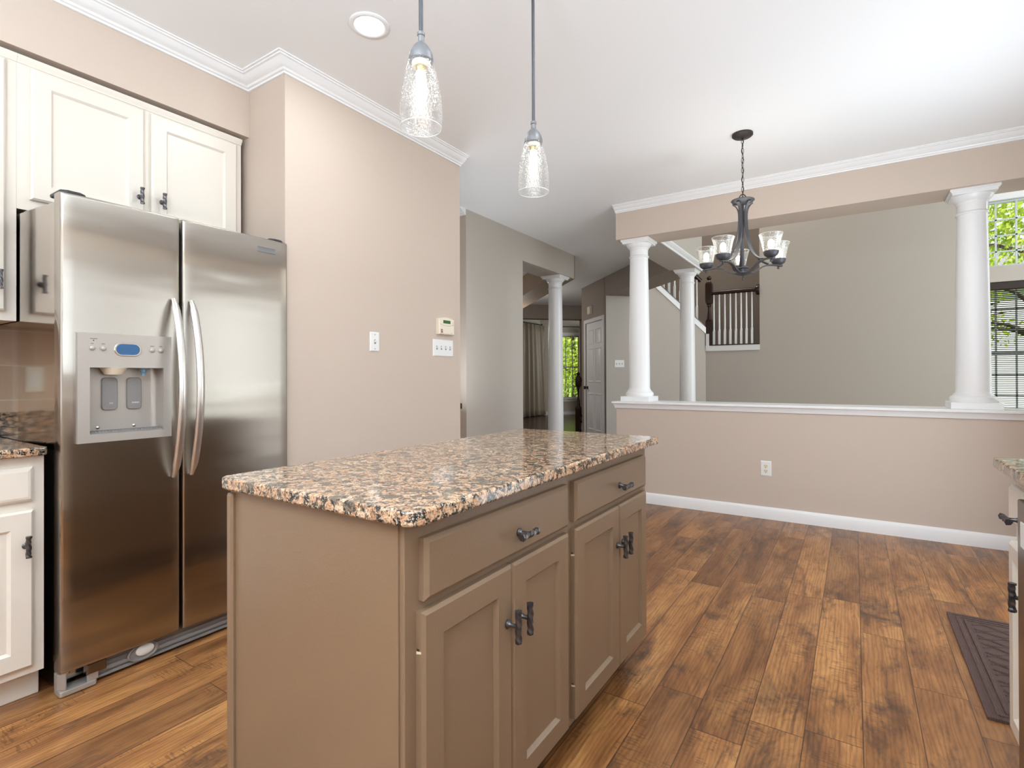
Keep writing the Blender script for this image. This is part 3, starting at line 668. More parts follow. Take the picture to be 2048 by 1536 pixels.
def rod(p, q, label):
    o = thing('curtain_rod', label, 'curtain rod', p, 'front room curtain rods')
    mb = MB(); mb.cyl(p, q, 0.013, seg=10); obj('rod', mb, black, o, smooth=60)
    p = Vector(p); q = Vector(q); d = (q - p).normalized()
    for e_ in (q + d * 0.02, p - d * 0.02): mb = MB(); mb.ball(e_, 0.03, 12, 8); obj('finial', mb, black, o, smooth=60)
rod((-7.74, 12.0, 2.68), (-7.74, 13.45, 2.68), 'black curtain rod above the left taupe curtain')
a, b = GWd(6.2, 0.2), GWd(8.2, 0.2); rod((a[0], a[1], 2.64), (b[0], b[1], 2.64), 'black curtain rod above the sunlit front window')

# ------------------------------------------------------------------ stair railings
def baluster(mb, x, y, z0, z1):
    mb.prism([(x - 0.016, y - 0.016), (x + 0.016, y - 0.016), (x + 0.016, y + 0.016), (x - 0.016, y + 0.016)], z0, z0 + 0.22)
    mb.lathe([(0.016, z0 + 0.22), (0.019, z0 + 0.235), (0.013, z0 + 0.255), (0.014, z0 + 0.35), (0.0095, z1)], (x, y, 0), 10)
def newel(mb, x, y, z0, zs, w=0.05):
    """zs: top of lower block, bottom of upper block, top of block, tip"""
    a, b, c, t = zs
    mb.box(x - w, x + w, y - w, y + w, z0, a - 0.03)
    mb.rings([[(x + sx * k, y + sy * k, z) for sx, sy in ((-1, -1), (1, -1), (1, 1), (-1, 1))] for k, z in ((w, a - 0.03), (w * 0.8, a), (w * 0.8, a + 0.002))])
    mb.lathe([(w * 0.9, a), (w * 0.75, a + 0.03), (w * 0.42, (a + b) / 2 + 0.02), (w * 0.46, b - 0.05), (w * 0.7, b - 0.03), (w * 0.55, b - 0.015), (w * 0.8, b)], (x, y, 0), 18)
    mb.rings([[(x + sx * k, y + sy * k, z) for sx, sy in ((-1, -1), (1, -1), (1, 1), (-1, 1))] for k, z in ((w * 0.75, b), (w, b + 0.04), (w, c - 0.06), (w * 0.45, c), (w * 0.35, c + 0.005))])
    mb.lathe([(w * 0.3, c), (w * 0.7, c + (t - c) * 0.3), (w * 0.75, c + (t - c) * 0.6), (w * 0.4, c + (t - c) * 0.9), (0, t)], (x, y, 0), 16)
st = thing('stair_railing', 'dark wood stair railing with white balusters on the landing', 'stair railing', (-1.99, YG + 0.05, 1.645))
yb = YG + 0.035
mb = MB(); newel(mb, -1.998, yb, 1.645, (2.07, 2.335, 2.72, 2.80)); obj('newel_post', mb, wood_dark, st, smooth=35)
def railprof(mb, p, q, up=(0, 0, 1)):
    mb.tube([p, q], 0.034, 10, 0.85, up=up)
mb = MB(); mb.tube([(-1.95, yb, 2.51), (-1.30, yb, 2.51)], 0.036, 10, 0.85, up=(0, 0, 1))
mb.tube([onw(1.68, 2.70 + 0.02, -0.045), onw(0.3, 2.70 + 1.16 * r2 * 1.38, -0.045)], 0.036, 10, 0.85, up=(0, 0, 1)); obj('handrail', mb, wood_dark, st, smooth=50)
mb = MB(); mb.lathe([(0.08, 0), (0.084, 0.02), (0.08, 0.045), (0.06, 0.06), (0.04, 0.066)], (-1.236, yb, 2.505), 24, (-1, 0, 0)); obj('rosette', mb, wood_dark, st, smooth=40)
mb = MB(); mb.box(-1.981, -1.235, YG - 0.018, YG + 0.075, 1.645, 1.66)
mb.hexa([onw(0.4, zlow(0.4) + 0.105, 0.018), onw(LW - 0.04, zlow(LW - 0.04) + 0.105, 0.018), onw(LW - 0.04, zlow(LW - 0.04) + 0.105, -0.08), onw(0.4, zlow(0.4) + 0.105, -0.08)], (0, 0, 0.016)); obj('base_rail', mb, wood_dark, st)
for x in (-1.924, -1.839, -1.754, -1.671, -1.588, -1.509, -1.430, -1.350):
    mb = MB(); baluster(mb, x, yb, 1.66, 2.485); obj('baluster', mb, white, st, smooth=40)
for i in range(12):
    t = 1.61 - i * 0.1; p = onw(t, 0, -0.045); zb = zlow(t) + 0.12
    mb = MB(); baluster(mb, p.x, p.y, zb, zb + 0.74); obj('baluster', mb, white, st, smooth=40)
# treads of the upper flight behind the skirt
fl_ = thing('staircase', 'upper stair flight of dark treads behind the white skirt board', 'stairs', onw(0.9, 1.65))
mb = MB(); mt_ = MB()
for i in range(3):
    t = 1.62 - i * 0.235; z = 1.645 + 0.19 * (i + 1)
    mb.hexa([onw(t, z - 0.19, -0.13), onw(t, z - 0.19, -1.0), onw(t - 0.235, z - 0.19, -1.0), onw(t - 0.235, z - 0.19, -0.13)], (0, 0, 0.165))
    mt_.hexa([onw(t + 0.02, z - 0.025, -0.13), onw(t + 0.02, z - 0.025, -1.0), onw(t - 0.235, z - 0.025, -1.0), onw(t - 0.235, z - 0.025, -0.13)], (0, 0, 0.025))
obj('riser', mb, white, fl_); obj('tread', mt_, wood_dark, fl_)
# foot of the lower flight in the foyer
s2_ = thing('stair_railing', 'dark wood newel post and sloping handrail at the foot of the foyer stairs', 'stair railing', (-5.05, 10.35, 0))
nx, ny = -4.98, 10.24
mb = MB(); newel(mb, nx, ny, 0, (0.50, 0.93, 1.17, 1.25), 0.05); obj('newel_post', mb, wood_dark, s2_, smooth=35)
dr = Vector((0.80, 0.60, 0))
mb = MB(); mb.tube([(nx + 0.03, ny + 0.02, 1.06), Vector((nx, ny, 1.02)) + dr * 0.9 + ZV * 0.62], 0.036, 10, 0.85, up=(0, 0, 1)); obj('handrail', mb, wood_dark, s2_, smooth=50)
mb = MB(); mb.hexa([Vector((nx, ny, 0.26)) + dr * 0.05, Vector((nx, ny, 0.26)) + dr * 0.9 + ZV * 0.62, Vector((nx, ny, 0.31)) + dr * 0.9 + ZV * 0.62, Vector((nx, ny, 0.31)) + dr * 0.05], (-0.036, 0.048, 0)); obj('base_rail', mb, wood_dark, s2_)
for k in (0.16, 0.30, 0.44):
    p = Vector((nx, ny, 0)) + dr * k; mb = MB(); baluster(mb, p.x, p.y, 0.29 + k * 0.72, 1.0 + k * 0.69); obj('baluster', mb, white, s2_, smooth=40)
s3_ = thing('staircase', 'lowest steps of the foyer stairs with white risers beside the closet door', 'stairs', (nx + 0.3, ny + 0.3, 0))
mb = MB(); mt_ = MB(); pn = Vector((-0.6, 0.8, 0))
for i in range(2):
    o = Vector((nx, ny, 0)) + dr * (0.06 + 0.25 * i) - pn * 0.03
    mb.hexa([o, o + dr * 0.25, o + dr * 0.25 + pn * 0.4, o + pn * 0.4], (0, 0, 0.165 + 0.19 * i))
    o2 = o + ZV * (0.165 + 0.19 * i) - dr * 0.03 - pn * 0.02
    mt_.hexa([o2, o2 + dr * 0.28, o2 + dr * 0.28 + pn * 0.42, o2 + pn * 0.42], (0, 0, 0.026))
obj('riser', mb, white, s3_); obj('tread', mt_, wood_dark, s3_)
# ------------------------------------------------------------------ cabinet hardware
def tknob(parent, base, N, A, length=0.074):
    """twisted bar knob: base point on the front, N outwards, A along the bar"""
    base = Vector(base); N = Vector(N); A = Vector(A).normalized(); B = N.cross(A)
    mb = MB()
    mb.lathe([(0.0105, 0), (0.011, 0.003), (0.0075, 0.006), (0.0052, 0.011), (0.0052, 0.026)], base, 16, N)
    c = base + N * 0.031; n = 26; rs = []
    for i in range(n + 1):
        t = i / n; a = t * 1.3 * PI; rr = 0.0080
        if t < 0.10 or t > 0.90: rr = 0.0092; a = 0 if t < 0.5 else 1.3 * PI
        rs.append([c + A * (length * (t - 0.5)) + (N * math.cos(a + 2 * PI * k / 6) + B * math.sin(a + 2 * PI * k / 6)) * (rr * (1.04 if k % 2 else 0.90)) for k in range(6)])
    mb.rings(rs)
    return obj('handle', mb, pewter, parent, smooth=38)
def shaker(mb, O, U_, V_, N_, w, h, t=0.02, st=0.055):
    mb.nested(O, U_, V_, N_, w, h, [(0, 0), (0, t - 0.006), (0.007, t), (st, t), (st + 0.003, t - 0.003), (st + 0.009, t - 0.010)])
YVv, XV = Vector((0, 1, 0)), Vector((1, 0, 0))

# ------------------------------------------------------------------ refrigerator
fr = thing('refrigerator', 'stainless side by side refrigerator with ice and water dispenser', 'refrigerator', (-2.7, 1.13, 0))
mb = MB(); mb.prism([(-2.437, 0.690), (-2.437, 1.572), (-3.03, 1.572), (-3.03, 0.662), (-2.735, 0.6605)], 0.03, 1.79); obj('case', mb, steel_side, fr, bevel=0.004)
XD = -2.366
def fdoor(name, y0, y1, z0, z1, hole=None):
    def cuts(a, b, extra):
        s = {a, a + 0.0012, a + 0.004, a + 0.009, b - 0.009, b - 0.004, b - 0.0012, b} | set(extra)
        for i in range(1, 12): s.add(a + 0.009 + (b - a - 0.018) * i / 12)
        r = sorted(s); o = [r[0]]
        for q in r[1:]:
            if q - o[-1] > 0.0008: o.append(q)
        return o
    ys = cuts(y0, y1, hole[:2] if hole else []); zs = cuts(z0, z1, hole[2:] if hole else [])
    def edge(v, a, b, R_=0.009):
        d = min(v - a, b - v)
        return 0 if d >= R_ else R_ - math.sqrt(max(0, R_ * R_ - (R_ - d) ** 2))
    mb = MB()
    def px(y, z): return XD + 0.004 * (1 - ((y - (y0 + y1) / 2) / ((y1 - y0) / 2)) ** 2) - edge(y, y0, y1) - edge(z, z0, z1, 0.006)
    g = [[mb.v((px(y, z), y, z)) for z in zs] for y in ys]
    for i in range(len(ys) - 1):
        for j in range(len(zs) - 1):
            if hole and ys[i] >= hole[0] - 1e-6 and ys[i + 1] <= hole[1] + 1e-6 and zs[j] >= hole[2] - 1e-6 and zs[j + 1] <= hole[3] + 1e-6: continue
            mb.face([g[i][j], g[i + 1][j], g[i + 1][j + 1], g[i][j + 1]])
    # sides and back
    bx = -2.428
    bk = [[mb.v((bx, y, z)) for z in (z0, z1)] for y in (y0, y1)]
    mb.face([bk[0][0], bk[0][1], bk[1][1], bk[1][0]])
    mb.face([g[0][0]] + [g[0][j] for j in range(1, len(zs))] + [bk[0][1], bk[0][0]])
    mb.face([g[-1][j] for j in range(len(zs))] + [bk[1][1], bk[1][0]])
    mb.face([g[i][0] for i in range(len(ys))] + [bk[1][0], bk[0][0]])
    mb.face([g[i][-1] for i in range(len(ys))] + [bk[1][1], bk[0][1]])
    d_ = obj(name, mb, steel_door, fr, smooth=50); me = d_.data; uv = me.uv_layers.new(name='uv')
    for lp in me.loops: c_ = me.vertices[lp.vertex_index].co; uv.data[lp.index].uv = (c_.y, c_.z)
    return d_
DH = (0.752, 1.020, 0.925, 1.200)
d1 = fdoor('freezer_door', 0.684, 1.079, 0.088, 1.812, DH)
d2 = fdoor('fridge_door', 1.090, 1.578, 0.088, 1.812)
def fhandle(parent, y):
    n = 28; pts = []
    for i in range(n + 1):
        t = i / n; z = 0.735 + 0.735 * t; b = math.sin(PI * t)
        pts.append((XD + 0.012 + 0.078 * b ** 0.75, y, z))
    mb = MB(); mb.tube(pts, [0.0155 * (0.55 + 0.45 * min(1, min(i, n - i) / 2)) for i in range(n + 1)], 16, 0.62, up=(0, 1, 0)); obj('door_handle', mb, handle_m, parent, smooth=60)
fhandle(d1, 1.050); fhandle(d2, 1.119)
mb = MB(); mb.nested((XD + 0.001, 1.418, 1.742), YVv, ZV, XV, 0.092, 0.026, [(0, 0), (0, 0.002), (0.002, 0.004), (0.004, 0.003)]); obj('nameplate', mb, iron2, d2)
# gasket between doors and case
mb = MB(); mb.box(-2.437, -2.429, 0.694, 1.568, 0.095, 1.795); obj('gasket', mb, plast_g, fr)
# dispenser
ds = MB(); xf, xb = -2.350, -2.372
Y_, Z_ = (0.728, 0.765, 1.010, 1.040), (0.905, 0.935, 1.183, 1.311)
def slab(mb, y0, y1, z0, z1, a, b): mb.box(a, b, y0, y1, z0, z1)
for (y0, y1, z0, z1) in ((Y_[0], Y_[3], Z_[2], Z_[3]), (Y_[0], Y_[3], Z_[0], Z_[1]), (Y_[0], Y_[1], Z_[1], Z_[2]), (Y_[2], Y_[3], Z_[1], Z_[2])): slab(ds, y0, y1, z0, z1, xb, xf)
dsp = obj('dispenser', ds, silver, fr)
mb = MB(); xr = -2.418
def rb(z): # recess outline, open at the front, rounded far corner
    pts = [(xb, Y_[1], z), (xr, Y_[1], z)]
    for i in range(7):
        a = PI / 2 * i / 6; pts.append((xr + 0.022 * (1 - math.cos(a)), Y_[2] - 0.022 + 0.022 * math.sin(a), z))
    pts.append((xb, Y_[2], z)); return pts
mb.rings([rb(Z_[1]), rb(Z_[2])], cap=False, closed=False); mb.poly(rb(Z_[1])); mb.poly(rb(Z_[2])); obj('recess', mb, silver, dsp, smooth=40, flip=False)
def rrect(mb, y0, y1, z0, z1, r, x0, x1, seg=6):
    def ring(x, ins):
        o = []
        for cy, cz, a0 in ((y1 - r, z1 - r, 0), (y0 + r, z1 - r, PI / 2), (y0 + r, z0 + r, PI), (y1 - r, z0 + r, 1.5 * PI)):
            for i in range(seg + 1):
                a = a0 + PI / 2 * i / seg; o.append((x, cy + (r - ins) * math.cos(a), cz + (r - ins) * math.sin(a)))
        return o
    d = min(0.002, (x1 - x0) * 0.5)
    mb.rings([ring(x0, 0), ring(x1 - d, 0), ring(x1, d)])
for (y0, y1, txt) in ((0.822, 0.873, 'ice'), (0.905, 0.955, 'water')):
    mb = MB(); rrect(mb, y0, y1, 1.020, 1.146, 0.013, xr - 0.001, xr + 0.009); obj('paddle', mb, plast_g, dsp, smooth=40)
    fc = bpy.data.curves.new('paddle_lettering', 'FONT'); fc.body = txt; fc.size = 0.011; fc.align_x = 'CENTER'; fc.extrude = 0.0002
    ft = bpy.data.objects.new('lettering_source', fc); fc.materials.append(plast_w); me = bpy.data.meshes.new_from_object(ft); bpy.data.objects.remove(ft)
    fo = bpy.data.objects.new('paddle_lettering', me); COL.objects.link(fo); fo.parent = dsp
    fo.location = Vector((xr + 0.0095, (y0 + y1) / 2 + 0.004, 1.044)) - WORLD[dsp.name]; fo.rotation_euler = (PI / 2, 0, PI / 2)
mb = MB(); rrect(mb, 0.840, 0.931, 1.227, 1.279, 0.0255, xf - 0.001, xf + 0.003, 10); obj('display_bezel', mb, chrome, dsp, smooth=40)
mb = MB(); rrect(mb, 0.845, 0.926, 1.232, 1.275, 0.0212, xf + 0.0005, xf + 0.0036, 10); obj('display', mb, bluelcd, dsp, smooth=40)
for y, z in ((0.772, 1.2545), (0.806, 1.2545), (0.969, 1.2535), (1.000, 1.2535)):
    mb = MB(); mb.lathe([(0.0115, 0), (0.0115, 0.001), (0.0095, 0.0012)], (xf, y, z), 24, (1, 0, 0)); mb.lathe([(0.0088, 0), (0.0088, 0.004), (0.007, 0.0055), (0.0, 0.0058)], (xf, y, z), 24, (1, 0, 0)); obj('button', mb, silver, dsp, smooth=50)
mb = MB()
mb.lathe([(0.0022, 0), (0.0022, 0.0006)], (xf, 0.776, 1.283), 10, (1, 0, 0)); obj('indicator_dot', mb, plast_d, dsp)
for y, w, z in ((0.772, 0.008, 1.2705), (0.806, 0.012, 1.2705), (0.969, 0.014, 1.2695), (1.000, 0.010, 1.2695), (0.7765, 0.023, 1.2885)):
    mb = MB(); mb.box(xf, xf + 0.0004, y - w / 2, y + w / 2, z, z + 0.0017); obj('legend_mark', mb, plast_d, dsp)
mb = MB(); mb.lathe([(0.0, -0.028), (0.028, -0.026), (0.044, 0.0)], (xr + 0.03, 0.852, 1.183), 24); obj('ice_chute', mb, plast_i, dsp, smooth=50)
mb = MB(); mb.lathe([(0.006, -0.030), (0.007, -0.018), (0.010, -0.016), (0.010, -0.006), (0.016, -0.005), (0.018, 0)], (xr + 0.032, 0.952, 1.183), 18); obj('water_nozzle', mb, blue_noz, dsp, smooth=40)
mb = MB(); mb.box(xr, xb + 0.012, Y_[1], Y_[2], Z_[1], Z_[1] + 0.005)
for i in range(22):
    y = Y_[1] + 0.008 + i * 0.0107; mb.box(xr + 0.012, xb + 0.01, y, y + 0.0055, Z_[1] + 0.005, Z_[1] + 0.010)
for i in range(3): mb.box(xr + 0.014 + i * 0.018, xr + 0.017 + i * 0.018, Y_[1] + 0.006, Y_[2] - 0.006, Z_[1] + 0.005, Z_[1] + 0.010)
obj('drip_tray', mb, plast_g, dsp)
for y in (0.811, 0.931):
    mb = MB(); mb.lathe([(0.006, 0), (0.006, 0.002), (0.003, 0.004), (0, 0.0042)], (xr, y, 0.955), 14, (1, 0, 0)); obj('screw', mb, chrome, dsp, smooth=50)
# kick grille with oval filter cap, hinge bracket, hinge covers
mb = MB(); mb.box(-2.44, -2.402, 0.800, 1.575, 0.012, 0.082)
for z0, z1, x in ((0.012, 0.022, -2.392), (0.030, 0.044, -2.394), (0.050, 0.064, -2.397), (0.070, 0.080, -2.399)): mb.box(-2.405, x, 0.80, 1.575, z0, z1)
gr = obj('kick_grille', mb, plast_g, fr, bevel=0.002)
mb = MB(); mb.rings([[(-2.404 + dx, 0.952 + a * k * math.cos(2 * PI * i / 32), 0.050 + b * k * math.sin(2 * PI * i / 32)) for i in range(32)] for dx, a, b, k in ((0, 0.055, 0.033, 1), (0.018, 0.055, 0.033, 1), (0.02, 0.055, 0.033, 0.9), (0.014, 0.055, 0.033, 0.82))]); obj('filter_cap_ring', mb, plast_g, gr, smooth=40)
mb = MB(); mb.rings([[(-2.395 + dx, 0.958 + 0.032 * k * math.cos(2 * PI * i / 32), 0.056 + 0.022 * k * math.sin(2 * PI * i / 32)) for i in range(32)] for dx, k in ((0, 1), (0.009, 1), (0.013, 0.7))]); obj('filter_cap', mb, plast_w, gr, smooth=50)
mb = MB(); mb.prism([(-2.43, 0.684), (-2.376, 0.684), (-2.37, 0.69), (-2.37, 0.79), (-2.39, 0.80), (-2.43, 0.80)], 0.004, 0.022); mb.prism([(-2.43, 0.684), (-2.40, 0.684), (-2.376, 0.70), (-2.378, 0.706), (-2.43, 0.70)], 0.022, 0.078); mb.box(-2.384, -2.376, 0.765, 0.80, 0.022, 0.05); obj('hinge_bracket', mb, silver, fr, bevel=0.002)
mb = MB(); mb.nested((-2.40, 0.762, 0.048), YVv, ZV, XV, 0.062, 0.038, [(0, 0), (0, 0.026), (0.004, 0.030)]); obj('hinge_plate', mb, steel_dark, fr)
mb = MB(); mb.lathe([(0.016, 0), (0.016, 0.008), (0.012, 0.010)], (-2.398, 0.705, 0.078), 18); obj('hinge_pin', mb, chrome, fr, smooth=40)
for y0, y1 in ((0.690, 0.770), (1.500, 1.575)):
    mb = MB(); mb.prism([(-2.50, y0), (-2.40, y0), (-2.385, y0 + 0.02), (-2.385, y1 - 0.02), (-2.40, y1), (-2.50, y1)], 1.8125, 1.828); obj('hinge_cover', mb, plast_d, fr, bevel=0.006)
for x in (-2.95, -2.5):
    for y in (0.75, 1.5): mb = MB(); mb.cyl((x, y, 0), (x, y, 0.031), 0.02); obj('foot', mb, black, fr)

# ------------------------------------------------------------------ wall cabinets
XF = -2.735
CROWN = [(0, 2.380), (0.004, 2.380), (0.006, 2.388), (0.013, 2.396), (0.015, 2.409), (0, 2.409)]
def wallcab(label, y0, y1, z0, doors):
    t = thing('wall_cabinet', label, 'cabinet', (XF - 0.15, (y0 + y1) / 2, z0))
    mb = MB(); mb.box(-3.055, XF, y0, y1, z0, 2.409); obj('body', mb, cream, t)
    mb = MB(); mb.sweep([(XF, y0), (XF, y1)], CROWN); obj('crown', mb, cream, t, smooth=40)
    for (a, b, za, zb, hy) in doors:
        mb = MB(); shaker(mb, (XF, a, za), YVv, ZV, XV, b - a, zb - za, 0.019, 0.062); d = obj('door', mb, cream, t, smooth=25)
        tknob(d, (XF + 0.019, hy, za + 0.115), XV, ZV)
    return t
wallcab('cream wall cabinet above the refrigerator with two doors', 0.6555, 1.55, 1.808, [(0.694, 1.090, 1.851, 2.372, 1.068), (1.119, 1.520, 1.851, 2.372, 1.160)])
wallcab('tall cream wall cabinet cut off at the left edge, beside the refrigerator', -0.30, 0.655, 1.367, [(0.19, 0.621, 1.403, 2.372, 0.598), (-0.265, 0.165, 1.403, 2.372, 0.14)])

# ------------------------------------------------------------------ left base cabinet and worktop
XB = -2.43
t = thing('base_cabinet', 'cream base cabinet with drawer and door left of the refrigerator', 'cabinet', (-2.74, 0.3, 0))
mb = MB(); mb.box(-3.055, XB, -0.55, 0.656, 0.108, 0.872); obj('body', mb, cream, t)
mb = MB(); mb.box(-3.05, -2.515, -0.55, 0.655, 0, 0.108); mb.box(-2.515, -2.495, -0.55, 0.66, 0, 0.085); obj('toe_kick', mb, cream, t, bevel=0.004)
for (a, b) in ((0.20, 0.624), (-0.26, 0.17)):
    mb = MB(); mb.nested((XB, a, 0.715), YVv, ZV, XV, b - a, 0.12, [(0, 0), (0, 0.012), (0.008, 0.018), (0.016, 0.02)]); d = obj('drawer', mb, cream, t); tknob(d, (XB + 0.02, (a + b) / 2, 0.775), XV, YVv)
    mb = MB(); shaker(mb, (XB, a, 0.137), YVv, ZV, XV, b - a, 0.546, 0.02, 0.06); d = obj('door', mb, cream, t, smooth=25); tknob(d, (XB + 0.02, b - 0.022 if a > 0 else a + 0.022, 0.563), XV, ZV)
def worktop(name, label, pts, z0, z1, corner):
    """pts: outline; corner: radius per vertex"""
    out = []
    n = len(pts)
    for i, p in enumerate(pts):
        p = Vector(p); a = (Vector(pts[i - 1]) - p).normalized(); b = (Vector(pts[(i + 1) % n]) - p).normalized(); rr = corner[i]
        if rr <= 0: out.append(p); continue
        c = p + (a + b) * rr
        for k in range(9):
            u = k / 8; ang = u * PI / 2; out.append(c - b * (rr * math.cos(ang)) - a * (rr * math.sin(ang)))
    mb = MB(); mb.prism(out, z0, z1)
    return obj(name, mb, granm, None, smooth=40, bevel=0.005, label=label, cat='countertop', kind='thing')
worktop('countertop', 'granite countertop at the left edge, ending against the refrigerator', [(-3.055, -0.55), (-2.39, -0.55), (-2.39, 0.657), (-3.055, 0.657)], 0.8725, 0.902, [0, 0, 0.012, 0])
mb = MB(); mb.box(-3.054, -3.03, -0.55, 0.655, 0.9025, 1.0); obj('granite_upstand', mb, granm, None, bevel=0.002, label='granite upstand strip along the backsplash at the left edge', cat='backsplash', kind='thing')
ot = thing('wall_outlet', 'ivory outlet on the tile backsplash, mirrored in the refrigerator side', 'outlet', (-3.05, 0.455, 1.14))
mb = MB(); mb.nested((-3.0545, 0.42, 1.082), YVv, ZV, XV, 0.07, 0.115, [(0, 0), (0, 0.003), (0.004, 0.006)]); obj('plate', mb, plast_i, ot)
mb = MB(); mb.box(-3.049, -3.046, 0.438, 0.472, 1.105, 1.175); obj('receptacle', mb, plast_w, ot)

# ------------------------------------------------------------------ island
il = thing('kitchen_island', 'taupe painted kitchen island with two drawers and four doors', 'kitchen island', (-0.99, 1.37, 0))
XI, XL, YN, YE = -0.701, -1.287, 0.705, 2.040
mb = MB(); mb.box(XL, XI, YN + 0.001, YE, 0.122, 0.8725); obj('body', mb, brownp, il, bevel=0.002)
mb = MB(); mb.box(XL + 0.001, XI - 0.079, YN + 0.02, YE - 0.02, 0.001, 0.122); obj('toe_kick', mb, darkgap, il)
mb = MB(); mb.prism([(XL + 0.002, YN - 0.003), (XI - 0.012, YN - 0.003), (XI - 0.012, YN + 0.012), (XL + 0.002, YN + 0.012)], 0.122, 0.868); mb.box(XL + 0.002, XI - 0.08, YN - 0.003, YN + 0.012, 0.001, 0.122); obj('end_panel', mb, brownp, il)
mb = MB(); mb.nested((XL, YN - 0.003, 0.001), XV, ZV, -YVv, 0.024, 0.86, [(0, 0), (0, 0.006), (0.005, 0.011)]); obj('corner_batten', mb, brownp, il)
XDr = XI
for (a, b, z0, z1) in ((0.744, 1.339, 0.716, 0.836), (1.384, 1.999, 0.718, 0.837)):
    mb = MB(); mb.nested((XDr, a, z0), YVv, ZV, XV, b - a, z1 - z0, [(0, 0), (0, 0.013), (0.009, 0.02)]); d = obj('drawer', mb, brownp, il, smooth=20); tknob(d, (XDr + 0.02, (a + b) / 2 + 0.03, 0.768), XV, YVv)
for (a, b, hy) in ((0.736, 1.0435, 1.020), (1.0465, 1.339, 1.072), (1.384, 1.719, 1.697), (1.722, 2.000, 1.746)):
    mb = MB(); shaker(mb, (XDr, a, 0.142), YVv, ZV, XV, b - a, 0.556, 0.02, 0.058); d = obj('door', mb, brownp, il, smooth=20); tknob(d, (XDr + 0.02, hy, 0.567), XV, ZV)
    if a in (0.736, 1.384):
        for z in ((0.622,) if a < 1 else (0.622, 0.24)):
            mb = MB(); mb.hexa([(XDr + 0.002, a - 0.0006, z - 0.005), (XDr + 0.014, a - 0.0006, z - 0.002), (XDr + 0.013, a - 0.0006, z + 0.002), (XDr + 0.002, a - 0.0006, z + 0.001)], (0, 0.0016, 0)); obj('hinge_chip', mb, ivorywood, d, label='bare wood chip at the hinge')
            mb = MB(); mb.box(XDr + 0.003, XDr + 0.009, a - 0.0005, a + 0.001, z + 0.001, z + 0.006); obj('hinge_notch', mb, black, d, label='dark notch at the hinge')
worktop('countertop', 'tan and black granite slab on the kitchen island', [(-1.300, 0.680), (-0.654, 0.680), (-0.654, 2.078), (-1.300, 2.078)], 0.8727, 0.9027, [0.02, 0.035, 0.02, 0.012])

# ------------------------------------------------------------------ peninsula at the right edge
pn_ = thing('base_cabinet', 'narrow cream base cabinet at the right edge, past the dishwasher', 'cabinet', (0.7, 1.92, 0))
XP = 0.388
mb = MB(); mb.box(XP, 1.019, 1.780, 2.055, 0.115, 0.8725); obj('body', mb, cream, pn_)
mb = MB(); mb.box(XP + 0.07, 1.019, 1.78, 2.04, 0.0, 0.115); obj('toe_kick', mb, cream, pn_)
mb = MB(); mb.nested((XP, 1.80, 0.726), YVv, ZV, -XV, 0.245, 0.105, [(0, 0), (0, 0.012), (0.010, 0.02)]); d = obj('drawer', mb, cream, pn_); tknob(d, (XP - 0.02, 1.905, 0.757), -XV, YVv)
mb = MB(); shaker(mb, (XP, 1.80, 0.135), YVv, ZV, -XV, 0.245, 0.535, 0.02, 0.045); d = obj('door', mb, cream, pn_, smooth=25); tknob(d, (XP - 0.02, 1.835, 0.572), -XV, ZV)
dwt = thing('dishwasher', 'dark stainless dishwasher front at the right edge under the granite', 'dishwasher', (0.7, 1.47, 0))
mb = MB(); mb.box(0.375, 1.01, 1.172, 1.773, 0.10, 0.868); obj('tub', mb, plast_g, dwt)
mb = MB(); mb.box(0.336, 0.375, 1.172, 1.773, 0.13, 0.838); dd = obj('door', mb, steel_dark, dwt, bevel=0.004)
mb = MB(); mb.box(0.334, 0.3362, 1.22, 1.735, 0.73, 0.79); obj('control_strip', mb, plast_w, dd)
mb = MB(); mb.box(0.42, 1.0, 1.172, 1.773, 0.0, 0.10); obj('kick_plate', mb, black, dwt)
worktop('countertop', 'dark granite peninsula countertop at the right edge', [(0.340, -0.6), (1.019, -0.6), (1.019, 2.073), (0.340, 2.073)], 0.8727, 0.9027, [0, 0, 0.01, 0.01])
t = thing('base_cabinet', 'cream base cabinet run beside the camera', 'cabinet', (0.7, 0.3, 0))
mb = MB(); mb.box(XP, 1.019, -0.6, 1.165, 0.115, 0.8725); mb.box(XP + 0.07, 1.019, -0.6, 1.165, 0.0, 0.115); obj('body', mb, cream, t)
for i in range(3):
    a = -0.57 + i * 0.575; mb = MB(); shaker(mb, (XP, a, 0.135), YVv, ZV, -XV, 0.55, 0.535, 0.02, 0.06); d = obj('door', mb, cream, t, smooth=25); tknob(d, (XP - 0.02, a + 0.5, 0.572), -XV, ZV)
    mb = MB(); mb.nested((XP, a, 0.71), YVv, ZV, -XV, 0.55, 0.125, [(0, 0), (0, 0.012), (0.010, 0.02)]); d = obj('drawer', mb, cream, t); tknob(d, (XP - 0.02, a + 0.27, 0.77), -XV, YVv)
mb = MB(); mb.box(0.365, 0.985, 2.325, 3.254, 0.0, 0.007)
for i, (ins, w) in enumerate(((0.0, 0.018), (0.03, 0.012), (0.055, 0.010))):
    x0, x1, y0, y1 = 0.365 + ins, 0.985 - ins, 2.325 + ins, 3.254 - ins
    mb.box(x0, x0 + w, y0, y1, 0.007, 0.010); mb.box(x1 - w, x1, y0, y1, 0.007, 0.010); mb.box(x0 + w, x1 - w, y0, y0 + w, 0.007, 0.010); mb.box(x0 + w, x1 - w, y1 - w, y1, 0.007, 0.010)
for i in range(19):
    yy = 2.43 + i * 0.04
    mb.tube([(0.445 + 0.46 * k / 40, yy + 0.014 * math.sin(2 * PI * k / 10 + (i % 2) * PI) + 0.006 * math.sin(k * 0.5 + i), 0.0075) for k in range(41)], 0.0042, 6)
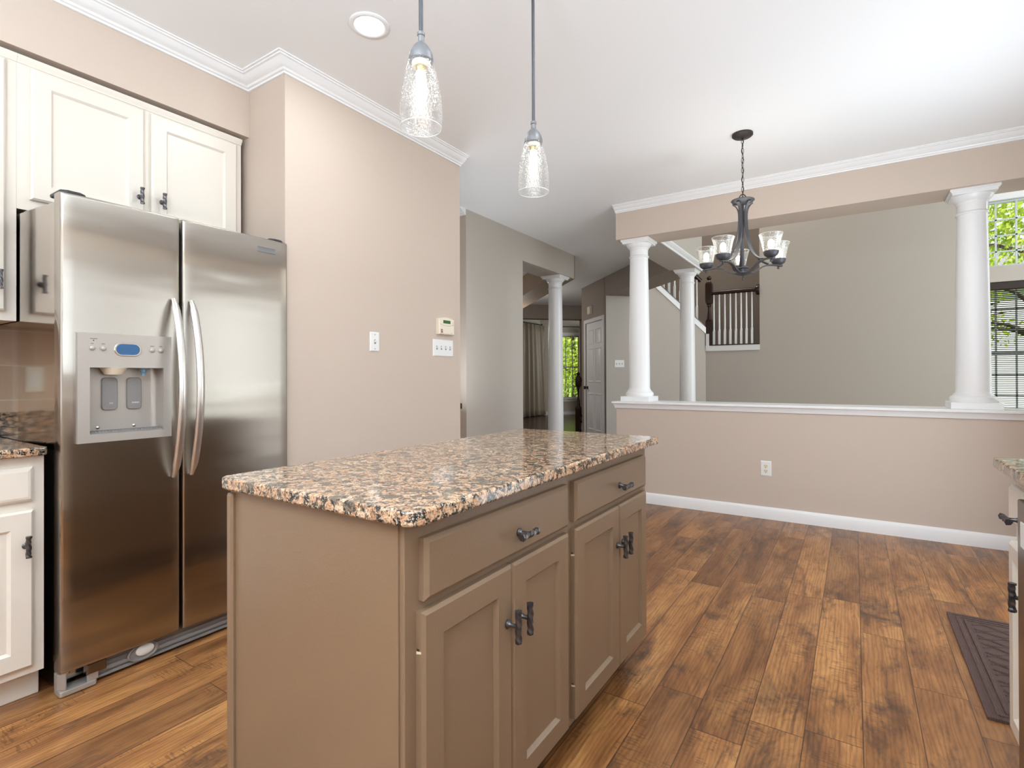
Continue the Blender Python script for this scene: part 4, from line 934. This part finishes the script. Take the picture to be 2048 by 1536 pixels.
obj('floor_mat', mb, mat_m, None, label='brown ribbed floor mat lying on the plank floor at the right', cat='mat', kind='thing')

# ------------------------------------------------------------------ switches, outlet, keypad
XW = -2.389
def toggle(parent, p, U_, N_):
    p = Vector(p); U_ = Vector(U_); N_ = Vector(N_)
    mb = MB(); mb.hexa([p - U_ * 0.004 - ZV * 0.005, p + U_ * 0.004 - ZV * 0.005, p + U_ * 0.004 + ZV * 0.006, p - U_ * 0.004 + ZV * 0.006], N_ * 0.012 + ZV * 0.006); obj('toggle', mb, plast_w, parent)
    mb = MB(); mb.nested(p - U_ * 0.006 - ZV * 0.013, U_, ZV, N_, 0.012, 0.026, [(0, 0), (0, 0.0006)]); obj('toggle_slot', mb, plast_g, parent)
def plate(name, label, cat, O, U_, N_, w, h, n, screws):
    O = Vector(O); U_ = Vector(U_); N_ = Vector(N_)
    t = thing(name, label, cat, O + U_ * (w / 2) + ZV * (h / 2))
    mb = MB(); mb.nested(O, U_, ZV, N_, w, h, [(0, 0), (0, 0.003), (0.005, 0.006)]); obj('plate', mb, plast_w, t)
    for i in range(n):
        c = O + U_ * (w / 2 + (i - (n - 1) / 2) * 0.046) + ZV * (h / 2) + N_ * 0.006
        toggle(t, c, U_, N_)
        if screws:
            for s in (-1, 1):
                mb = MB(); mb.lathe([(0.0032, 0), (0.0032, 0.0008), (0, 0.0012)], c + ZV * (0.042 * s), 10, N_); obj('screw', mb, plast_g, t)
    return t
plate('light_switch', 'single white toggle switch plate alone on the beige wall', 'light switch', (XW, 2.127, 1.298), YVv, XV, 0.072, 0.114, 1, True)
plate('light_switch', 'wide white plate with four toggle switches below the keypad', 'light switch', (XW, 2.678, 1.288), YVv, XV, 0.212, 0.114, 4, False)
plate('light_switch', 'white plate with three toggles on the grey hall wall beside the left column', 'light switch', P0.to_3d() + Vector((r2 * 0.139, r2 * 0.139, 1.290)), Dw.to_3d(), (r2, -r2, 0), 0.164, 0.116, 3, False)
kp = thing('alarm_keypad', 'ivory alarm keypad with green screen and red emblem', 'alarm keypad', (XW, 2.79, 1.495))
mb = MB(); y0, y1, z0, z1 = 2.712, 2.872, 1.437, 1.556
def kring(x, ins):
    o = [(x, y0 + ins, z0 + ins), (x, y1 - ins, z0 + ins)]
    for i in range(11):
        u = i / 10; y = y1 - ins - (y1 - y0 - 2 * ins) * u; o.append((x, y, z1 - ins - 0.012 + 0.012 * math.sin(PI * u)))
    return o
mb.rings([kring(XW, 0), kring(XW + 0.026, 0), kring(XW + 0.031, 0.005)]); obj('body', mb, plast_i, kp, smooth=30)
xk = XW + 0.031
mb = MB(); mb.box(xk - 0.002, xk + 0.0008, y0 + 0.040, y0 + 0.116, 1.513, 1.535); obj('screen', mb, greenlcd, kp)
mb = MB()
for i in range(16):
    u0, u1 = i / 16, (i + 1) / 16; f = lambda u: 1.506 - 0.010 * math.sin(PI * u)
    ya, yb_ = y0 + 0.006 + (y1 - y0 - 0.012) * u0, y0 + 0.006 + (y1 - y0 - 0.012) * u1
    mb.hexa([(xk - 0.001, ya, f(u0)), (xk - 0.001, yb_, f(u1)), (xk - 0.001, yb_, f(u1) + 0.0016), (xk - 0.001, ya, f(u0) + 0.0016)], (0.0014, 0, 0))
for z in (1.521, 1.509): mb.box(xk - 0.001, xk + 0.0006, y1 - 0.022, y1 - 0.012, z, z + 0.003)
mb.box(xk - 0.001, xk + 0.0006, y1 - 0.034, y1 - 0.031, 1.446, 1.453); obj('flap_line', mb, plast_g, kp)
mb = MB(); mb.box(xk - 0.001, xk + 0.0006, y0 + 0.016, y0 + 0.034, 1.447, 1.472); em = obj('emblem', mb, red, kp)
mb = MB(); mb.box(xk, xk + 0.0009, y0 + 0.0235, y0 + 0.0265, 1.451, 1.464); mb.hexa([(xk, y0 + 0.0195, 1.466), (xk, y0 + 0.0305, 1.466), (xk, y0 + 0.0265, 1.460), (xk, y0 + 0.0235, 1.460)], (0.0009, 0, 0)); obj('emblem_mark', mb, plast_w, em)
ot = thing('wall_outlet', 'white duplex outlet on the beige half wall', 'outlet', (-0.598, YW, 0.402))
mb = MB(); mb.nested((-0.637, YW, 0.343), XV, ZV, -YVv, 0.078, 0.12, [(0, 0), (0, 0.003), (0.005, 0.006)]); obj('plate', mb, plast_w, ot)
for z in (0.4215, 0.3825):
    mb = MB(); mb.lathe([(0.017, 0), (0.017, 0.002), (0.0, 0.0022)], (-0.598, YW - 0.006, z), 24, (0, -1, 0)); o = obj('receptacle', mb, plast_i, ot, smooth=40)
    mb = MB(); mb.box(-0.6055, -0.603, YW - 0.0092, YW - 0.008, z - 0.001, z + 0.008); mb.box(-0.593, -0.5905, YW - 0.0092, YW - 0.008, z - 0.001, z + 0.008); mb.lathe([(0.003, 0), (0.003, 0.001)], (-0.598, YW - 0.0082, z - 0.009), 10, (0, -1, 0)); obj('slot', mb, plast_d, o)
bd = thing('plug_in_device', 'small black plug in device on the narrow beige return wall', 'plug', (-3.125, 3.889, 0.87))
mb = MB(); mb.nested((-3.15, 3.889, 0.845), XV, ZV, -YVv, 0.046, 0.05, [(0, 0), (0, 0.022), (0.005, 0.028)]); obj('body', mb, black, bd)
mb = MB(); mb.box(-3.146, -3.108, 3.8598, 3.8612, 0.872, 0.876); obj('light_strip', mb, plast_w, bd)

# ------------------------------------------------------------------ pendant lights
def pendant(x, y, label):
    t = thing('pendant_light', label, 'pendant light', (x, y, 2.02), 'pendant lights over the island')
    mb = MB(); mb.lathe([(0.065, ZC), (0.065, ZC - 0.015), (0.05, ZC - 0.025), (0.01, ZC - 0.03)][::-1], (x, y, 0), 32); obj('canopy', mb, iron, t, smooth=40)
    mb = MB(); mb.cyl((x, y, 2.07), (x, y, ZC - 0.02), 0.0058, seg=14); obj('rod', mb, iron, t, smooth=60)
    mb = MB(); mb.lathe([(0.031, 1.992), (0.033, 1.994), (0.033, 2.004), (0.030, 2.016), (0.023, 2.030), (0.013, 2.042), (0.009, 2.046), (0.0085, 2.062), (0.0105, 2.064), (0.0105, 2.071), (0.007, 2.075)], (x, y, 0), 32); obj('fitter', mb, iron2, t, smooth=35)
    mb = MB(); mb.lathe([(0.021, 1.980), (0.025, 1.982), (0.025, 1.996), (0.02, 2.0)], (x, y, 0), 24); obj('socket', mb, socket_m, t, smooth=40)
    prof = [(0.0315, 2.000), (0.033, 1.992), (0.039, 1.972), (0.046, 1.945), (0.052, 1.915), (0.056, 1.88), (0.0575, 1.85), (0.0565, 1.825), (0.0555, 1.815)]
    rs = prof + [(r - 0.0022, z) for r, z in reversed(prof)]
    mb = MB(); mb.lathe(rs, (x, y, 0), 48, cap=False); obj('glass_shade', mb, seedg, t, smooth=60)
    mb = MB(); mb.tube([(x + 0.0548 * math.cos(2 * PI * i / 40), y + 0.0548 * math.sin(2 * PI * i / 40), 1.8155) for i in range(41)], 0.0012, 6); obj('shade_rim', mb, plast_w, t, smooth=60)
    mb = MB(); mb.lathe([(0.013, 1.966), (0.0135, 1.984)], (x, y, 0), 18); obj('bulb_base', mb, brass, t, smooth=40)
    mb = MB(); mb.lathe([(0.0, 1.868), (0.009, 1.870), (0.0135, 1.880), (0.0145, 1.90), (0.0135, 1.95), (0.012, 1.967)], (x, y, 0), 20); obj('bulb', mb, bulb_m, t, smooth=60)
    return t
pendant(-0.975, 1.049, 'nearer seeded glass pendant light hanging over the island')
pendant(-0.975, 1.641, 'smaller looking seeded glass pendant light hanging over the far island end')

# ------------------------------------------------------------------ recessed ceiling lights
def can(x, y, label, e):
    t = thing('recessed_light', label, 'ceiling light', (x, y, ZC), 'recessed ceiling lights')
    mb = MB(); n = 48; prof = [(0.087, 0), (0.087, -0.004), (0.080, -0.009), (0.067, -0.007), (0.063, -0.001), (0.063, 0)]
    mb.lathe([(r, ZC + z) for r, z in prof], (x, y, 0), n, cap=False); obj('trim_ring', mb, white, t, smooth=50)
    mb = MB(); mb.lathe([(0.0, ZC - 0.0015), (0.064, ZC - 0.0012), (0.064, ZC)], (x, y, 0), n, cap=False); obj('diffuser', mb, disc_m, t)
    area('ceiling_disk_light', (x, y, ZC - 0.02), (0, 0, 0), 0.12, 0.12, e, (0.9, 0.96, 1), 'DISK')
    return t
can(-1.816, 1.619, 'round recessed ceiling light left of the pendants', 6)
for x, y in CEILING_FILLS: area('ceiling_disk_light', (x, y, ZC - 0.02), (0, 0, 0), 0.14, 0.14, 9, (0.9, 0.96, 1), 'DISK')  # added fill lights without fixtures, out of view

# ------------------------------------------------------------------ chandelier
cx, cy = -0.605, 3.688
ct = thing('chandelier', 'dark iron chandelier with five clear glass shades', 'chandelier', (cx, cy, 1.78))
mb = MB(); mb.lathe([(0.0, ZC - 0.028), (0.012, ZC - 0.026), (0.055, ZC - 0.02), (0.064, ZC - 0.012), (0.064, ZC)], (cx, cy, 0), 36); obj('canopy', mb, bronze, ct, smooth=40)
mb = MB(); z = ZC - 0.03; k = 0
mb.tube([(cx + 0.006 * math.cos(a), cy, ZC - 0.034 + 0.008 * math.sin(a)) for a in [2 * PI * i / 12 for i in range(13)]], 0.002, 6)
while z > 2.345:
    a = k % 2; d = Vector((math.cos(0.6 + a * PI / 2), math.sin(0.6 + a * PI / 2), 0)); zc = z - 0.018
    mb.tube([Vector((cx, cy, zc)) + d * (0.0075 * math.cos(q)) + ZV * (0.0185 * math.sin(q)) for q in [2 * PI * i / 14 for i in range(15)]], 0.0018, 6)
    z -= 0.0315; k += 1
mb.tube([(cx, cy, ZC - 0.03)] + [(cx + 0.004 * math.sin(i * 1.1), cy + 0.003 * math.cos(i * 0.9), ZC - 0.03 - (ZC - 0.03 - 2.28) * i / 24) for i in range(1, 25)], 0.0022, 6)
obj('chain', mb, bronze, ct, smooth=60)
mb = MB(); mb.tube([(cx + 0.026 * math.cos(a) * 0.84, cy + 0.026 * math.cos(a) * 0.54, 2.288 + 0.042 * math.sin(a)) for a in [PI * i / 16 for i in range(17)]], 0.0032, 8); obj('top_loop', mb, bronze, ct, smooth=60)
mb = MB(); mb.lathe([(0.0, 2.262), (0.030, 2.266), (0.06, 2.276), (0.072, 2.288), (0.070, 2.292), (0.045, 2.286), (0.0, 2.284)], (cx, cy, 0), 36); obj('top_dish', mb, iron, ct, smooth=40)
mb = MB(); mb.cyl((cx, cy, 1.83), (cx, cy, 2.27), 0.0075, seg=14); obj('center_rod', mb, iron, ct, smooth=60)
mb = MB(); mb.lathe([(0.0, 1.768), (0.007, 1.770), (0.009, 1.778), (0.006, 1.786), (0.004, 1.792), (0.006, 1.797), (0.03, 1.803), (0.052, 1.812), (0.05, 1.818), (0.026, 1.822), (0.026, 1.842), (0.036, 1.846), (0.034, 1.852), (0.0, 1.853)], (cx, cy, 0), 32); obj('hub', mb, iron, ct, smooth=35)
toc = Vector((-cx, -cy, 0)).normalized(); rgt = Vector((-toc.y, toc.x, 0))
for k in range(5):
    a = math.radians(-29.5 + 72 * k); d = toc * math.cos(a) + rgt * math.sin(a); C0 = Vector((cx, cy, 0)); R_ = 0.232
    def strap(prs, w, th, name):
        side = d.cross(ZV); rs = []
        P = [C0 + d * r_ + ZV * z_ for r_, z_ in prs]
        for i, p in enumerate(P):
            tg = (P[min(i + 1, len(P) - 1)] - P[max(i - 1, 0)]).normalized(); nn = side.cross(tg)
            rs.append([p + side * (w * sx) + nn * (th * sy) for sx, sy in ((-1, -1), (1, -1), (1, 1), (-1, 1))])
        mb = MB(); mb.rings(rs); return obj(name, mb, iron, ct, smooth=30)
    def bez(p0, p1, p2, p3, n=18):
        o = []
        for i in range(n + 1):
            u = i / n; c = [(1 - u) ** 3, 3 * u * (1 - u) ** 2, 3 * u * u * (1 - u), u ** 3]
            o.append((sum(q * p[0] for q, p in zip(c, (p0, p1, p2, p3))), sum(q * p[1] for q, p in zip(c, (p0, p1, p2, p3)))))
        return o
    strap(bez((0.062, 2.272), (0.020, 2.245), (0.022, 2.20), (0.026, 2.13)) + bez((0.026, 2.13), (0.034, 2.00), (0.075, 1.90), (0.165, 1.876))[1:], 0.0105, 0.0034, 'strap')
    am = strap(bez((0.03, 1.816), (0.10, 1.815), (0.10, 1.862), (0.17, 1.868)) + bez((0.17, 1.868), (0.20, 1.870), (0.225, 1.866), (0.256, 1.862))[1:], 0.0100, 0.0042, 'arm')
    q = C0 + d * R_
    mb = MB(); mb.lathe([(0.0, 1.842), (0.006, 1.843), (0.0085, 1.849), (0.006, 1.856), (0.004, 1.864)], q, 14); obj('finial', mb, iron, am, smooth=50)
    mb = MB(); mb.lathe([(0.010, 1.870), (0.024, 1.872), (0.036, 1.880), (0.043, 1.892), (0.045, 1.906), (0.042, 1.907), (0.0, 1.900)], q, 28); obj('cup', mb, iron, ct, smooth=40)
    prof = [(0.0425, 1.902), (0.045, 1.915), (0.049, 1.935), (0.053, 1.955), (0.058, 1.978), (0.064, 1.998), (0.068, 2.010)]
    mb = MB(); mb.lathe(prof + [(r_ - 0.0025, z_) for r_, z_ in reversed(prof)], q, 40, cap=False); sh = obj('glass_shade', mb, crackg, ct, smooth=60)
    mb = MB(); mb.tube([q + Vector((0.0668 * math.cos(2 * PI * i / 36), 0.0668 * math.sin(2 * PI * i / 36), 2.0105)) for i in range(37)], 0.0013, 6); obj('shade_rim', mb, plast_w, sh, smooth=60)
    mb = MB(); mb.lathe([(0.016, 1.900), (0.016, 1.918), (0.013, 1.922)], q, 16); obj('socket', mb, socket_m, ct, smooth=40)
    mb = MB(); mb.lathe([(0.011, 1.921), (0.015, 1.935), (0.019, 1.950), (0.017, 1.966), (0.009, 1.978), (0.0, 1.982)], q, 18); obj('bulb', mb, bulb_m, ct, smooth=60)
cl = bpy.data.lights.new('chandelier_lamp', 'POINT'); cl.energy = 7; cl.shadow_soft_size = 0.22; cl.color = (1, 0.95, 0.88)
clo = bpy.data.objects.new('chandelier_lamp', cl); COL.objects.link(clo); clo.location = (cx, cy, 2.06)

# ------------------------------------------------------------------ right kitchen wall windows (seen only in reflections), added rear window
def simple_window(name, O, U_, N_, w, h, nx_, nz_, label):
    O = Vector(O); U_ = Vector(U_); N_ = Vector(N_)
    t = root_struct(name, label, O + U_ * (w / 2))
    mb = MB()
    for (a, b, z0, z1) in ((0, 0.05, 0, h), (w - 0.05, w, 0, h), (0.05, w - 0.05, 0, 0.05), (0.05, w - 0.05, h - 0.05, h)): mb.nested(O + U_ * a + ZV * z0, U_, ZV, N_, b - a, z1 - z0, [(0, 0), (0, 0.03)])
    for i in range(1, nx_): mb.nested(O + U_ * (w * i / nx_ - 0.01), U_, ZV, N_, 0.02, h, [(0, 0), (0, 0.02)])
    for i in range(1, nz_): mb.nested(O + ZV * (h * i / nz_ - 0.01), U_, ZV, N_, w, 0.02, [(0, 0), (0, 0.02)])
    obj('window_frame', mb, white, t)
    return t
simple_window('window_3', (1.03, -0.45, 1.12), YVv, -XV, 1.9, 1.06, 2, 2, 'kitchen sink window, out of view')
simple_window('window_4', (1.03, 2.45, 0.0), YVv, -XV, 1.5, 2.1, 2, 1, 'sliding patio door, out of view')
simple_window('window_5', (-2.4, -2.59, 0.8), XV, YVv, 2.6, 1.5, 3, 2, 'rear window added for light, out of view')  # window invented to bring light from behind the camera

# ------------------------------------------------------------------ outdoors
mb = MB(); mb.box(-40, 40, 9.3, 70, -0.6, -0.5); struct('ground', mb, grassm, 'lawn outside the windows')
def tree(x, y, h, rad, n, label, zlow_=0.25):
    t = thing('tree', label, 'tree', (x, y, -0.5), 'trees outside the windows')
    mb = MB(); mb.tube([(x, y, -0.5), (x + 0.1, y, h * 0.3), (x - 0.1, y + 0.1, h * 0.6), (x, y, h * 0.9)], [0.16, 0.13, 0.09, 0.03], 10)
    for i in range(9):
        z = h * random.uniform(0.25, 0.75); a = random.uniform(0, 2 * PI); L_ = rad * random.uniform(0.5, 0.9)
        mb.tube([(x, y, z), (x + L_ * 0.5 * math.cos(a), y + L_ * 0.5 * math.sin(a), z + 0.25 * L_), (x + L_ * math.cos(a), y + L_ * math.sin(a), z + 0.35 * L_)], [0.05, 0.035, 0.012], 6)
    obj('trunk', mb, bark, t, smooth=60)
    mb = MB()
    clumps = []
    for i in range(int(n / 14)):
        u = random.uniform(-1, 1); a = random.uniform(0, 2 * PI); q = random.uniform(0.45, 1) ; s = math.sqrt(1 - u * u)
        clumps.append(Vector((x + rad * q * s * math.cos(a), y + rad * q * s * math.sin(a), h * (0.5 + zlow_ * 0.5) + h * 0.5 * (1 - zlow_) * q * u)))
    for c in clumps:
        for i in range(14):
            p = c + Vector((random.gauss(0, 0.22), random.gauss(0, 0.22), random.gauss(0, 0.16)))
            d = Vector((random.gauss(0, 1), random.gauss(0, 1), random.gauss(0, 0.7))).normalized(); e_ = d.orthogonal().normalized(); f_ = d.cross(e_); s = random.uniform(0.05, 0.085)
            mb.poly([p + e_ * s, p + f_ * s * 0.6, p - e_ * s, p - f_ * s * 0.6])
    obj('foliage', mb, leafm, t, flip=False)
tree(3.2, 14.5, 6.5, 1.9, 4200, 'lime green tree seen through the transom beside the right column', 0.45)
tree(6.9, 19.6, 8.0, 2.4, 4200, 'taller lime tree behind the others outside the right windows', 0.3)
tree(2.2, 20.8, 7.0, 2.2, 3600, 'distant lime tree low behind the blind slats', 0.1)
tree(-9.8, 19.7, 4.6, 2.0, 8000, 'leafy green tree filling the small front window', 0.02)
tree(-13.0, 25.2, 7.0, 3.2, 6500, 'green tree further back outside the front window', 0.02)
hs = thing('house', 'pale neighbouring house seen between the blind slats', 'house', (6.0, 30, -0.5))
mb = MB(); mb.box(1.0, 11, 28, 36, -0.5, 4.6); obj('walls', mb, siding, hs)
mb = MB(); mb.hexa([(0.6, 27.6, 4.6), (11.4, 27.6, 4.6), (11.4, 36.4, 4.6), (0.6, 36.4, 4.6)], (0, 0, 0.15)); mb.hexa([(0.6, 27.6, 4.75), (0.6, 36.4, 4.75), (0.6, 32, 7.2)], (10.8, 0, 0)); obj('roof', mb, roofm, hs)
for x in (7.0, 9.2):
    mb = MB(); mb.box(x, x + 1.0, 27.95, 28.0, 0.9, 2.5); obj('window', mb, plast_g, hs)
